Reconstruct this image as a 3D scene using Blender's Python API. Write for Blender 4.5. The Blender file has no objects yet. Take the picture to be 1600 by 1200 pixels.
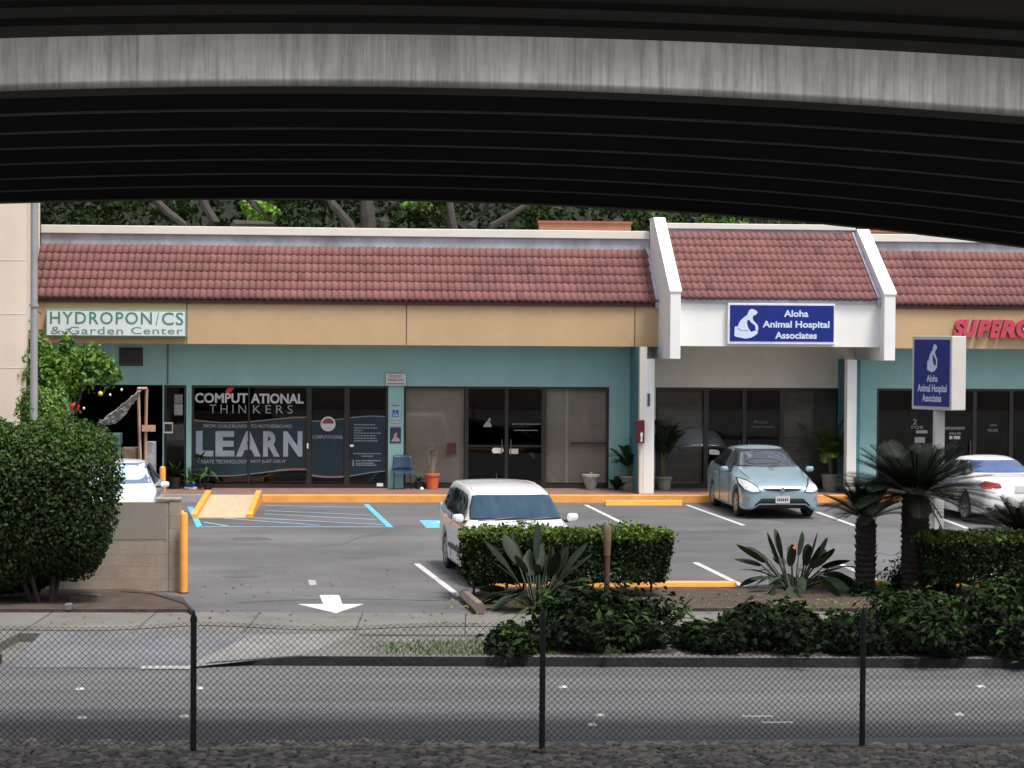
import bpy, bmesh, math, random
import numpy as np
from mathutils import Vector, Matrix
from mathutils.bvhtree import BVHTree
from mathutils.geometry import tessellate_polygon
random.seed(7)
RNG = np.random.default_rng(11)
sc = bpy.context.scene
COL = sc.collection
R = math.radians

# ------------------------------------------------------------------ camera
FPX = 3200.0                       # focal length in pixels of a 1600 px wide picture
CAMZ = 4.0
YAW = math.atan(0.08); PITCH = math.atan(69 / FPX); ROLL = 0.0065
R0 = Vector((math.cos(YAW), -math.sin(YAW), 0))
FW = Vector((math.sin(YAW) * math.cos(PITCH), math.cos(YAW) * math.cos(PITCH), -math.sin(PITCH)))
U0 = R0.cross(FW)
RT = R0 * math.cos(ROLL) + U0 * math.sin(ROLL)
UP = U0 * math.cos(ROLL) - R0 * math.sin(ROLL)
CAM = Vector((0, 0, CAMZ))
cd = bpy.data.cameras.new('camera'); cam = bpy.data.objects.new('camera', cd); COL.objects.link(cam)
cam.matrix_world = Matrix((( RT.x, UP.x, -FW.x, 0), (RT.y, UP.y, -FW.y, 0), (RT.z, UP.z, -FW.z, CAMZ), (0, 0, 0, 1)))
cd.sensor_width = 36; cd.lens = FPX / 1600 * 36; cd.clip_start = 0.2; cd.clip_end = 2000
sc.camera = cam

# ------------------------------------------------------------------ world, sun, exposure
SUN_EL = R(67); SUN_AZ = R(142)    # azimuth measured clockwise from +Y (from the right, a little behind the camera)
w = bpy.data.worlds.new('World'); sc.world = w; w.use_nodes = True
nt = w.node_tree; bg = nt.nodes['Background']; bg.inputs['Strength'].default_value = 0.12
sky = nt.nodes.new('ShaderNodeTexSky'); sky.sky_type = 'NISHITA'; sky.sun_disc = False
sky.sun_elevation = SUN_EL; sky.sun_rotation = SUN_AZ
sky.air_density = 1.0; sky.dust_density = 4.0; sky.ozone_density = 1.0
hs = nt.nodes.new('ShaderNodeHueSaturation'); hs.inputs['Saturation'].default_value = 0.45
nt.links.new(sky.outputs[0], hs.inputs['Color']); nt.links.new(hs.outputs[0], bg.inputs[0])
sd = bpy.data.lights.new('sun', 'SUN'); sd.energy = 2.4; sd.angle = R(13); sd.color = (1, .96, .9)
so = bpy.data.objects.new('sun', sd); COL.objects.link(so)
dirv = Vector((math.sin(SUN_AZ) * math.cos(SUN_EL), math.cos(SUN_AZ) * math.cos(SUN_EL), math.sin(SUN_EL)))
so.rotation_euler = dirv.to_track_quat('Z', 'Y').to_euler()
sc.view_settings.view_transform = 'Standard'; sc.view_settings.look = 'None'
sc.view_settings.gamma = 1; sc.view_settings.exposure = 0.68
sc.cycles.max_bounces = 6; sc.cycles.diffuse_bounces = 3; sc.cycles.glossy_bounces = 3
sc.cycles.transparent_max_bounces = 12; sc.cycles.sample_clamp_indirect = 6
sc.cycles.use_denoising = True

# ------------------------------------------------------------------ measuring: where a sight line meets a plane
def ray(px, py):
    return (FW * FPX + RT * (px - 800) - UP * (py - 600)).normalized()
def G(px, py, z=0.0):
    d = ray(px, py); t = (z - CAMZ) / d.z; return CAM + d * t
def F(px, py, Y):
    d = ray(px, py); return CAM + d * (Y / d.y)

# ------------------------------------------------------------------ materials
def srgb(h):
    if isinstance(h, str):
        c = [int(h[i:i + 2], 16) / 255 for i in (0, 2, 4)]
        return tuple(x / 12.92 if x <= .04045 else ((x + .055) / 1.055) ** 2.4 for x in c)
    return tuple(h)
def mat(name, col, rough=.6, metal=0.0, var=0.12, scale=3.0, bump=0.0, bscale=40, spec=.5, stretch=(1, 1, 1), col2=None, var2scale=None, attr=False, coat=0.0, trans=0.0, speck=0.0):
    m = bpy.data.materials.new(name); m.use_nodes = True; t = m.node_tree; N = t.nodes; L = t.links
    b = N['Principled BSDF']; b.inputs['Roughness'].default_value = rough; b.inputs['Metallic'].default_value = metal
    b.inputs['Specular IOR Level'].default_value = spec; b.inputs['Coat Weight'].default_value = coat
    c = srgb(col); c2 = srgb(col2) if col2 else None
    tc = N.new('ShaderNodeTexCoord'); mp = N.new('ShaderNodeMapping'); mp.inputs['Scale'].default_value = stretch
    L.new(tc.outputs['Object'], mp.inputs[0])
    n = N.new('ShaderNodeTexNoise'); n.inputs['Scale'].default_value = scale; n.inputs['Detail'].default_value = 6; n.inputs['Roughness'].default_value = .65
    L.new(mp.outputs[0], n.inputs['Vector'])
    rp = N.new('ShaderNodeMapRange'); rp.inputs[1].default_value = .3; rp.inputs[2].default_value = .7
    L.new(n.outputs[0], rp.inputs[0])
    mx = N.new('ShaderNodeMix'); mx.data_type = 'RGBA'
    mx.inputs[6].default_value = (*[x * (1 - var) for x in c], 1)
    mx.inputs[7].default_value = (*(c2 if c2 else [min(1, x * (1 + var)) for x in c]), 1)
    L.new(rp.outputs[0], mx.inputs[0])
    out = mx.outputs[2]
    if speck:
        n3 = N.new('ShaderNodeTexNoise'); n3.inputs['Scale'].default_value = 22; n3.inputs['Detail'].default_value = 8; n3.inputs['Roughness'].default_value = .8
        L.new(tc.outputs['Object'], n3.inputs['Vector']); r3 = N.new('ShaderNodeMapRange'); r3.inputs[1].default_value = .25; r3.inputs[2].default_value = .75
        r3.inputs[3].default_value = 1 - speck; r3.inputs[4].default_value = 1 + speck; L.new(n3.outputs[0], r3.inputs[0])
        m3 = N.new('ShaderNodeMix'); m3.data_type = 'RGBA'; m3.blend_type = 'MULTIPLY'; m3.inputs[0].default_value = 1
        L.new(out, m3.inputs[6]); L.new(r3.outputs[0], m3.inputs[7]); out = m3.outputs[2]
    if attr:
        a = N.new('ShaderNodeVertexColor'); a.layer_name = 'Col'
        mu = N.new('ShaderNodeMix'); mu.data_type = 'RGBA'; mu.blend_type = 'MULTIPLY'; mu.inputs[0].default_value = 1
        L.new(out, mu.inputs[6]); L.new(a.outputs[0], mu.inputs[7]); out = mu.outputs[2]
    L.new(out, b.inputs['Base Color'])
    if bump:
        n2 = N.new('ShaderNodeTexNoise'); n2.inputs['Scale'].default_value = bscale; n2.inputs['Detail'].default_value = 4
        L.new(mp.outputs[0], n2.inputs['Vector'])
        bp = N.new('ShaderNodeBump'); bp.inputs['Strength'].default_value = bump; bp.inputs['Distance'].default_value = .02
        L.new(n2.outputs[0], bp.inputs['Height']); L.new(bp.outputs[0], b.inputs['Normal'])
    if trans:
        tr = N.new('ShaderNodeBsdfTranslucent'); L.new(out, tr.inputs[0])
        ms = N.new('ShaderNodeMixShader'); ms.inputs[0].default_value = trans
        L.new(b.outputs[0], ms.inputs[1]); L.new(tr.outputs[0], ms.inputs[2]); L.new(ms.outputs[0], N['Material Output'].inputs[0])
    return m
def glass_mat(name, tint=(.5, .5, .5), rough=.02, reflect=1.0):
    m = bpy.data.materials.new(name); m.use_nodes = True; t = m.node_tree; N = t.nodes; L = t.links
    N.remove(N['Principled BSDF'])
    tr = N.new('ShaderNodeBsdfTransparent'); tr.inputs[0].default_value = (*tint, 1)
    gl = N.new('ShaderNodeBsdfGlossy'); gl.inputs[1].default_value = rough
    fr = N.new('ShaderNodeFresnel'); fr.inputs[0].default_value = 1.5
    mu = N.new('ShaderNodeMath'); mu.operation = 'MULTIPLY'; mu.inputs[1].default_value = reflect; mu.use_clamp = True
    
    
    ms = N.new('ShaderNodeMixShader')
    L.new(fr.outputs[0], mu.inputs[0]); L.new(mu.outputs[0], ms.inputs[0]); L.new(tr.outputs[0], ms.inputs[1]); L.new(gl.outputs[0], ms.inputs[2])
    L.new(ms.outputs[0], N['Material Output'].inputs[0])
    return m
def streak_mat(name, col, dark, horiz=9.0, amount=.5, var=.15, bump=.3, vz=.35):
    """concrete with vertical run-down streaks"""
    m = mat(name, col, .85, var=var, scale=1.5, bump=bump, bscale=40)
    t = m.node_tree; N = t.nodes; L = t.links; b = N['Principled BSDF']
    src = b.inputs['Base Color'].links[0].from_socket
    tc = N.new('ShaderNodeTexCoord'); mp = N.new('ShaderNodeMapping'); mp.inputs['Scale'].default_value = (horiz, horiz, vz)
    L.new(tc.outputs['Object'], mp.inputs[0])
    n = N.new('ShaderNodeTexNoise'); n.inputs['Scale'].default_value = 1.0; n.inputs['Detail'].default_value = 5; n.inputs['Roughness'].default_value = .7
    L.new(mp.outputs[0], n.inputs['Vector'])
    r = N.new('ShaderNodeMapRange'); r.inputs[1].default_value = .42; r.inputs[2].default_value = .68; r.inputs[4].default_value = amount
    L.new(n.outputs[0], r.inputs[0])
    mx = N.new('ShaderNodeMix'); mx.data_type = 'RGBA'; mx.inputs[7].default_value = (*srgb(dark), 1)
    L.new(r.outputs[0], mx.inputs[0]); L.new(src, mx.inputs[6]); L.new(mx.outputs[2], b.inputs['Base Color'])
    return m
def add_attr(m):
    t = m.node_tree; N = t.nodes; L = t.links; b = N['Principled BSDF']; src = b.inputs['Base Color'].links[0].from_socket
    a = N.new('ShaderNodeVertexColor'); a.layer_name = 'Col'; mu = N.new('ShaderNodeMix'); mu.data_type = 'RGBA'; mu.blend_type = 'MULTIPLY'; mu.inputs[0].default_value = 1
    L.new(src, mu.inputs[6]); L.new(a.outputs[0], mu.inputs[7]); L.new(mu.outputs[2], b.inputs['Base Color'])
def block_mat(name, col, mortar, bw=.4, bh=.2, size=.006):
    m = mat(name, col, .9, var=.15, scale=2.5, bump=.3, bscale=30)
    t = m.node_tree; N = t.nodes; L = t.links; b = N['Principled BSDF']
    src = b.inputs['Base Color'].links[0].from_socket
    tc = N.new('ShaderNodeTexCoord'); sx = N.new('ShaderNodeSeparateXYZ'); cx = N.new('ShaderNodeCombineXYZ')
    ad = N.new('ShaderNodeMath'); ad.operation = 'ADD'
    L.new(tc.outputs['Object'], sx.inputs[0]); L.new(sx.outputs[0], ad.inputs[0]); L.new(sx.outputs[1], ad.inputs[1])
    L.new(ad.outputs[0], cx.inputs[0]); L.new(sx.outputs[2], cx.inputs[1])
    br = N.new('ShaderNodeTexBrick'); br.inputs['Scale'].default_value = 1; br.inputs['Brick Width'].default_value = bw
    br.inputs['Row Height'].default_value = bh; br.inputs['Mortar Size'].default_value = size
    br.inputs['Mortar'].default_value = (*srgb(mortar), 1)
    L.new(cx.outputs[0], br.inputs['Vector']); L.new(src, br.inputs['Color1'])
    hv = N.new('ShaderNodeHueSaturation'); hv.inputs['Value'].default_value = .9; L.new(src, hv.inputs['Color']); L.new(hv.outputs[0], br.inputs['Color2'])
    L.new(br.outputs['Color'], b.inputs['Base Color'])
    return m

# ------------------------------------------------------------------ object helpers
def tag(o, label=None, cat=None, group=None, kind=None):
    for k, v in (('label', label), ('category', cat), ('group', group), ('kind', kind)):
        if v: o[k] = v
    return o
def empty(name, loc, rz=0.0, label=None, cat=None, group=None):
    o = bpy.data.objects.new(name, None); COL.objects.link(o); o.location = loc; o.rotation_euler = (0, 0, rz)
    o.empty_display_size = .2
    return tag(o, label, cat, group)
def rootloc(o):
    v = Vector((0, 0, 0))
    while o is not None: v += Vector(o.location); o = o.parent
    return v
class MB:
    def __init__(s): s.v = []; s.f = []; s.c = []; s.col = (1, 1, 1)
    def add(s, vs, fs):
        n = len(s.v); s.v += [tuple(v) for v in vs]; s.f += [tuple(i + n for i in f) for f in fs]; s.c += [s.col] * len(fs); return s
    def box(s, x0, x1, y0, y1, z0, z1):
        x0, x1 = sorted((x0, x1)); y0, y1 = sorted((y0, y1)); z0, z1 = sorted((z0, z1))
        return s.add([(x, y, z) for z in (z0, z1) for y in (y0, y1) for x in (x0, x1)],
                     [(0, 2, 3, 1), (4, 5, 7, 6), (0, 1, 5, 4), (2, 6, 7, 3), (0, 4, 6, 2), (1, 3, 7, 5)])
    def prism(s, poly, vec):
        """poly: 3D points, extruded along vec"""
        p = [Vector(q) for q in poly]; v = Vector(vec); n = len(p)
        tr = tessellate_polygon([p]); fs = []
        fs += [tuple(t) for t in tr] + [tuple(i + n for i in reversed(t)) for t in tr]
        fs += [(i, (i + 1) % n, (i + 1) % n + n, i + n) for i in range(n)]
        return s.add(p + [q + v for q in p], fs)
    def sheet(s, poly):
        p = [Vector(q) for q in poly]
        nrm = sum(((p[i] - p[0]).cross(p[(i + 1) % len(p)] - p[0]) for i in range(1, len(p))), Vector())
        if nrm.z < 0: p.reverse()
        return s.add(p, [tuple(range(len(p)))])
    def tube(s, pts, r, n=8, cap=True):
        pts = [Vector(p) for p in pts]; rs = r if isinstance(r, (list, tuple)) else [r] * len(pts)
        vs = []; fs = []
        ref = Vector((0, 0, 1))
        for i, p in enumerate(pts):
            d = (pts[min(i + 1, len(pts) - 1)] - pts[max(i - 1, 0)]).normalized()
            a = ref if abs(d.dot(ref)) < .95 else Vector((1, 0, 0))
            u = d.cross(a).normalized(); v = d.cross(u)
            vs += [p + (u * math.cos(2 * math.pi * k / n) + v * math.sin(2 * math.pi * k / n)) * rs[i] for k in range(n)]
        for i in range(len(pts) - 1):
            for k in range(n): fs.append((i * n + k, i * n + (k + 1) % n, (i + 1) * n + (k + 1) % n, (i + 1) * n + k))
        if cap: fs += [tuple(range(n)), tuple(reversed(range((len(pts) - 1) * n, len(pts) * n)))]
        return s.add(vs, fs)
    def lathe(s, prof, c=(0, 0, 0), n=20, axis='z'):
        vs = []; fs = []
        for r, h in prof:
            for k in range(n):
                a = 2 * math.pi * k / n; x, y = r * math.cos(a), r * math.sin(a)
                p = (x, y, h) if axis == 'z' else ((x, h, y) if axis == 'y' else (h, x, y))
                vs.append((p[0] + c[0], p[1] + c[1], p[2] + c[2]))
        for i in range(len(prof) - 1):
            for k in range(n): fs.append((i * n + k, i * n + (k + 1) % n, (i + 1) * n + (k + 1) % n, (i + 1) * n + k))
        fs += [tuple(reversed(range(n))), tuple(range((len(prof) - 1) * n, len(prof) * n))]
        return s.add(vs, fs)
    def build(s, name, m, parent=None, world=True, smooth=False, bevel=0, label=None, kind=None, fix=True, color=False):
        me = bpy.data.meshes.new(name); off = rootloc(parent) if (parent is not None and world) else Vector((0, 0, 0))
        me.from_pydata([(v[0] - off.x, v[1] - off.y, v[2] - off.z) for v in s.v], [], s.f)
        if color:
            a = me.color_attributes.new('Col', 'FLOAT_COLOR', 'CORNER'); i = 0
            dat = []
            for f, c in zip(s.f, s.c): dat += [*c, 1] * len(f)
            a.data.foreach_set('color', dat)
        if fix:
            b = bmesh.new(); b.from_mesh(me); bmesh.ops.recalc_face_normals(b, faces=b.faces); b.to_mesh(me); b.free()
        me.materials.append(m); o = bpy.data.objects.new(name, me); COL.objects.link(o)
        if parent is not None: o.parent = parent
        if smooth:
            me.shade_smooth()
            try: me.set_sharp_from_angle(angle=R(35))
            except Exception: pass
        if bevel:
            bm_ = o.modifiers.new('bevel', 'BEVEL'); bm_.width = bevel; bm_.segments = 2; bm_.limit_method = 'ANGLE'
        if label: o['label'] = label
        if kind: o['kind'] = kind
        return o
def np_mesh(name, V, F4, m, parent=None, cols=None, smooth=False):
    """V (n,3), F4 (k,4) quads; cols (n,3) per point"""
    me = bpy.data.meshes.new(name); off = rootloc(parent) if parent is not None else Vector((0, 0, 0))
    V = np.asarray(V, dtype=np.float32) - np.array([off.x, off.y, off.z], dtype=np.float32)
    F4 = np.asarray(F4, dtype=np.int32); k = F4.shape[1]
    me.vertices.add(len(V)); me.vertices.foreach_set('co', V.ravel())
    me.loops.add(F4.size); me.loops.foreach_set('vertex_index', F4.ravel())
    me.polygons.add(len(F4)); me.polygons.foreach_set('loop_start', np.arange(0, F4.size, k, dtype=np.int32))
    me.update(calc_edges=True)
    if cols is not None:
        a = me.color_attributes.new('Col', 'FLOAT_COLOR', 'POINT')
        a.data.foreach_set('color', np.c_[cols, np.ones(len(cols))].astype(np.float32).ravel())
    if smooth: me.shade_smooth()
    me.materials.append(m); o = bpy.data.objects.new(name, me); COL.objects.link(o)
    if parent is not None: o.parent = parent
    return o
def copy_tree(o, parent=None):
    c = o.copy(); COL.objects.link(c); c.parent = parent
    for ch in [x for x in COL.objects if x.parent == o]: copy_tree(ch, c)
    return c

_tc = {}
def text_geo(s, bold=0.0, shear=0.0, space=1.0):
    key = (s, bold, shear, space)
    if key not in _tc:
        cu = bpy.data.curves.new('t', 'FONT'); cu.body = s; cu.offset = bold; cu.shear = shear; cu.space_character = space; cu.resolution_u = 3
        o = bpy.data.objects.new('t', cu); COL.objects.link(o); bpy.context.view_layer.update()
        me = bpy.data.meshes.new_from_object(o.evaluated_get(bpy.context.evaluated_depsgraph_get()))
        vs = [tuple(v.co) for v in me.vertices]; fs = [tuple(p.vertices) for p in me.polygons]
        bpy.data.objects.remove(o); bpy.data.curves.remove(cu); bpy.data.meshes.remove(me)
        _tc[key] = (vs, fs)
    return _tc[key]
def text_fit(mb, s, x0, x1, z0, z1, org, ux, uz=Vector((0, 0, 1)), depth=0.0, bold=0.0, shear=0.0, space=1.0):
    """text stretched into the box (x0..x1, z0..z1) of the plane through org with axes ux, uz; depth: raised letters"""
    vs, fs = text_geo(s, bold, shear, space)
    ax = [v[0] for v in vs]; ay = [v[1] for v in vs]
    xa, xb, ya, yb = min(ax), max(ax), min(ay), max(ay)
    P = [Vector(org) + ux * (x0 + (v[0] - xa) / (xb - xa) * (x1 - x0)) + uz * (z0 + (v[1] - ya) / (yb - ya) * (z1 - z0)) for v in vs]
    if not depth: return mb.add(P, fs)
    n = ux.cross(uz)
    mb.add([p + n * depth for p in P], fs)
    from collections import Counter
    cnt = Counter(); dr = {}
    for f in fs:
        for a, b in zip(f, f[1:] + f[:1]):
            cnt[frozenset((a, b))] += 1; dr[frozenset((a, b))] = (a, b)
    for e, c in cnt.items():
        if c == 1:
            a, b = dr[e]; mb.add([P[a], P[b], P[b] + n * depth, P[a] + n * depth], [(0, 1, 2, 3)])
    return mb
EX = Vector((1, 0, 0)); EZ = Vector((0, 0, 1))

# ------------------------------------------------------------------ foliage helpers
def unit(a): return a / np.maximum(np.linalg.norm(a, axis=1, keepdims=True), 1e-9)
def leaves(P, N, size, aspect=.55, jit=.9, var=.35, hue=.12, base=(1, 1, 1)):
    """one folded leaf (two quads sharing a rib) at every point; N: outward direction"""
    n = len(P); s = size * RNG.uniform(.6, 1.25, (n, 1))
    N = unit(N + RNG.normal(0, jit, (n, 3)))
    T = unit(np.cross(N, RNG.normal(0, 1, (n, 3)))); B = np.cross(N, T)
    h = s * aspect * .5
    a = P - T * s * .5; b = P + T * s * .5 - N * s * .1
    m1 = P + B * h + N * s * .12; m2 = P - B * h + N * s * .12
    V = np.stack([a, m1, b, m2], 1).reshape(-1, 3)
    Fq = np.arange(4 * n).reshape(n, 4)
    br = RNG.uniform(1 - var, 1 + var, (n, 1)); hu = RNG.uniform(-hue, hue, (n, 1))
    c = np.clip(br * np.array(base) * np.c_[1 + hu * 2, np.ones(n), 1 - hu], 0, 4)
    return V, Fq, np.repeat(c, 4, 0)
def merge(parts):
    V = []; Fs = []; C = []; o = 0
    for v, f, c in parts: V.append(v); Fs.append(f + o); C.append(c); o += len(v)
    return np.concatenate(V), np.concatenate(Fs), np.concatenate(C)
def blob_points(n, centre, rad, shell=.55, lump=.22, seed=0, flat_bottom=None, boxy=0):
    g = np.random.default_rng(seed); d = unit(g.normal(0, 1, (n, 3)))
    if boxy: d = np.sign(d) * np.abs(d) ** (1 - boxy); 
    ph = g.uniform(0, 6.28, (6, 3)); fr = g.normal(0, 2.4, (6, 3))
    l = sum(np.sin(d @ fr[i] + ph[i, 0]) for i in range(6)) / 3
    r = (1 + lump * l) * np.where(g.uniform(0, 1, n) < .7, g.uniform(.86, 1.05, n), g.uniform(shell, 1, n))
    P = d * r[:, None] * np.array(rad) + np.array(centre)
    if flat_bottom is not None: P[:, 2] = np.maximum(P[:, 2], flat_bottom + g.uniform(0, .25, n))
    return P, unit(d / np.array(rad))
def clump_points(n, centre, rad, k=22, seed=0, sub=.38, up=.5, floor=.02):
    """an uneven crown made of many small clumps inside an ellipsoid"""
    g = np.random.default_rng(seed); P = []; Nn = []
    for i in range(k):
        d = unit(g.normal(0, 1, (1, 3)))[0]; r_ = g.uniform(.35, .95) if i else 0
        c = np.array(centre) + d * r_ * np.array(rad) * (1 - sub * .6); s = sub * g.uniform(.6, 1.35)
        p, nn = blob_points(n // k, c, np.array([rad[0], rad[1], rad[2]]) * s * np.array([1, 1, 1.15]), lump=.4, seed=seed * 97 + i, shell=.45)
        P.append(p); Nn.append(nn)
    P = np.concatenate(P); Nn = unit(np.concatenate(Nn) + np.array([0, 0, up])); P[:, 2] = np.maximum(P[:, 2], floor + g.uniform(0, .1, len(P)))
    return P, Nn
def hedge_points(n, x0, x1, y0, y1, z0, z1, seed=0, wob=.06, rnd=.12, taper=.05):
    g = np.random.default_rng(seed)
    lx, ly, lz = x1 - x0, y1 - y0, z1 - z0
    A = np.array([lx * ly, lx * lz, lx * lz * .6, ly * lz, ly * lz]); k = g.choice(5, n, p=A / A.sum())
    u = g.uniform(0, 1, (n, 3)); P = np.empty((n, 3)); Nn = np.zeros((n, 3))
    P[:, 0] = x0 + u[:, 0] * lx; P[:, 1] = y0 + u[:, 1] * ly; P[:, 2] = z0 + u[:, 2] * lz
    dep = g.exponential(.05, n)
    P[k == 0, 2] = z1 - dep[k == 0]; Nn[k == 0, 2] = 1
    P[k == 1, 1] = y0 + dep[k == 1]; Nn[k == 1, 1] = -1
    P[k == 2, 1] = y1 - dep[k == 2]; Nn[k == 2, 1] = 1
    P[k == 3, 0] = x0 + dep[k == 3]; Nn[k == 3, 0] = -1
    P[k == 4, 0] = x1 - dep[k == 4]; Nn[k == 4, 0] = 1
    w_ = (np.sin(P[:, 0] * 5.1 + seed) + np.sin(P[:, 1] * 7.3) + np.sin(P[:, 2] * 6.1 + P[:, 0] * 3)) / 3
    P += Nn * (w_ * wob)[:, None]
    cx = np.array([(x0 + x1) / 2, (y0 + y1) / 2, (z0 + z1) / 2]); q = (P - cx) / np.array([lx, ly, lz]) * 2
    P[:, 0] += (cx[0] - P[:, 0]) * taper * (1 - (P[:, 2] - z0) / lz)
    P -= (np.sign(q) * np.maximum(np.abs(q) - .8, 0) * rnd * 2) * (np.sum(np.abs(q) > .8, 1) >= 2)[:, None]
    return P, Nn
def blade(base, d, length, width, droop=.3, seg=4, fold=.25, col=(1, 1, 1), tip=.15, side=None):
    """a long leaf: quads strip with V fold. returns V, F, C"""
    d = np.array(d, float); d /= np.linalg.norm(d); sd_ = np.cross(d, [0, 0, 1]) if side is None else np.array(side, float)
    if np.linalg.norm(sd_) < 1e-3: sd_ = np.array([1., 0, 0])
    sd_ /= np.linalg.norm(sd_); V = []; up = np.cross(sd_, d)
    for i in range(seg + 1):
        t = i / seg; p = np.array(base) + d * length * t + np.array([0, 0, -droop * length * t * t])
        wd = width * (math.sin(math.pi * min(1, .12 + t * .88)) ** .7) * .5 if i < seg else width * .02
        V += [p - sd_ * wd + up * wd * fold, p, p + sd_ * wd + up * wd * fold]
    Fq = []
    for i in range(seg):
        a = i * 3; Fq += [(a, a + 1, a + 4, a + 3), (a + 1, a + 2, a + 5, a + 4)]
    return np.array(V), np.array(Fq), np.tile(np.array(col, float), (len(V), 1))
def frond(base, az, el, length, leaf_len, n=30, droop=.5, w=.025, col=(1, 1, 1), vee=.35, seed=0, taper=True):
    """feather frond: arching rachis with leaflets on both sides"""
    g = np.random.default_rng(seed); d = np.array([math.cos(az) * math.cos(el), math.sin(az) * math.cos(el), math.sin(el)])
    sd_ = np.array([-math.sin(az), math.cos(az), 0]); base = np.array(base, float)
    def pt(t): return base + d * length * t + np.array([0, 0, -droop * length * t * t])
    V = []; Fq = []
    for i in range(8):
        t0, t1 = i / 8, (i + 1) / 8; a, b = pt(t0), pt(t1); k = len(V); r = .012
        V += [a - sd_ * r, a + sd_ * r, b + sd_ * r, b - sd_ * r]; Fq.append((k, k + 1, k + 2, k + 3))
    for i in range(n):
        t = .12 + .88 * (i + .5) / n; p = pt(t); tg = pt(min(1, t + .02)) - pt(t - .02); tg /= np.linalg.norm(tg)
        up = np.cross(tg, sd_); up = -up if up[2] < 0 else up
        ll = leaf_len * (math.sin(math.pi * min(1, .15 + .8 * t)) ** .6 if taper else 1) * g.uniform(.85, 1.1)
        for s in (-1, 1):
            q = tg * .75 + sd_ * s * 1.0 + up * vee; q /= np.linalg.norm(q)
            e = p + q * ll; wv = tg * w * .5; k = len(V)
            V += [p - wv, p + wv, e + wv * .3 - [0, 0, ll * .12], e - wv * .3 - [0, 0, ll * .12]]; Fq.append((k, k + 1, k + 2, k + 3))
    V = np.array(V); c = np.tile(np.array(col, float) * g.uniform(.75, 1.2), (len(V), 1))
    return V, np.array(Fq), c
# ================================================================== materials used by the place
M = {}
M['asphalt'] = mat('asphalt', (.105, .104, .108), .85, var=.38, scale=.38, bump=.35, bscale=120, speck=.35, stretch=(.6, 1, 1))
M['road'] = mat('road_asphalt', (.115, .115, .12), .85, var=.34, scale=.9, bump=.35, bscale=120, speck=.3, stretch=(.12, 1.2, 1))
M['concrete'] = mat('sidewalk_concrete', (.145, .138, .126), .9, var=.22, scale=1.2, bump=.2, speck=.25)
M['apron'] = mat('apron_concrete', (.14, .145, .16), .85, var=.28, scale=.8, bump=.2, speck=.25)
M['gutter'] = mat('gutter_concrete', (.33, .33, .33), .85, var=.2, scale=2)
M['kerbdark'] = mat('dark_kerb', (.02, .02, .022), .8, var=.4, scale=4, bump=.5, bscale=15)  # near-black tone shared by kerb, joints and bed edging
M['soil'] = mat('soil', (.062, .044, .034), .95, var=.45, scale=3, bump=.8, bscale=30, speck=.6)
M['orange'] = mat('orange_paint', (.85, .36, .07), .55, var=.14, scale=2.5, bump=.1)
M['walk'] = mat('walk_tile', (.20, .12, .10), .7, var=.25, scale=3)
M['white_paint'] = mat('road_white', (.52, .515, .50), .7, var=.25, scale=7, speck=.35)
M['blue_paint'] = mat('road_blue', (.12, .42, .62), .7, var=.2, scale=5)
M['pale_blue_paint'] = mat('worn_blue_white', (.25, .40, .52), .7, var=.28, scale=4)
M['teal'] = streak_mat('teal_stucco', (.27, .50, .505), (.19, .37, .37), 1.6, .22, var=.06)
M['teal_dark'] = mat('teal_panel', (.06, .20, .24), .85, var=.08, scale=1.2)
M['tan'] = streak_mat('tan_stucco', (.50, .35, .20), (.40, .28, .17), 1.6, .16, var=.05)
M['beige'] = streak_mat('beige_stucco', (.78, .74, .65), (.5, .46, .4), 1.6, .2, var=.05)
M['white'] = streak_mat('white_stucco', (.82, .81, .79), (.6, .59, .56), 1.5, .14, var=.04, bump=.1)
M['offwhite'] = mat('cream_trim', (.72, .69, .62), .7, var=.05, scale=1)
M['tile'] = mat('roof_tile', (.168, .064, .060), .75, var=.22, scale=1.1, bump=.25, bscale=30, attr=True)
M['flash'] = mat('metal_flashing', (.40, .41, .47), .6, var=.3, scale=2.2, stretch=(1, 1, .5))
M['roofing'] = mat('flat_roofing', (.5, .49, .47), .9, var=.1)
M['frame'] = mat('bronze_frame', (.018, .016, .015), .45, var=.2)
M['frame_grey'] = mat('grey_frame', (.09, .09, .09), .4, var=.15)
M['glass'] = glass_mat('shop_glass', (.42, .42, .42), .015, .8)
M['glass_clear'] = glass_mat('blind_glass', (.85, .85, .85), .015, .7)
M['interior'] = mat('dark_interior', (.03, .028, .027), .9, var=.3)
M['blind'] = mat('blind_fabric', (.55, .49, .40), .9, var=.14, scale=1.3)
M['blind_dark'] = mat('slatted_blind', (.075, .068, .058), .8, var=.2)
M['darkstem'] = mat('shade_concrete', (.011, .011, .011), .95, var=.2, scale=.5)  # near-black base colour paints the deep shade under the decks
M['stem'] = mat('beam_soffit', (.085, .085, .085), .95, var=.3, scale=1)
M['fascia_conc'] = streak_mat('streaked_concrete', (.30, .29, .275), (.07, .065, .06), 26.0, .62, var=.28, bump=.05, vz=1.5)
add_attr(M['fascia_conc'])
M['wall_cream'] = mat('cream_wall', (.74, .62, .51), .85, var=.04, scale=.6, bump=.1)
M['block'] = block_mat('concrete_block', (.33, .285, .225), (.26, .22, .18))
M['patch'] = mat('grey_patch', (.26, .235, .20), .9, var=.08, scale=2)
M['steel'] = mat('galvanised_steel', (.33, .33, .34), .5, var=.1, metal=.2)
M['brick'] = mat('orange_brick', (.42, .15, .075), .9, var=.25, scale=6)
M['bark'] = mat('bark', (.052, .046, .040), .95, var=.35, scale=3, bump=.6, bscale=12)
M['leaf'] = mat('leaf', (.042, .085, .018), .6, spec=.25, var=.15, scale=2, attr=True, trans=.25)
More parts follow.
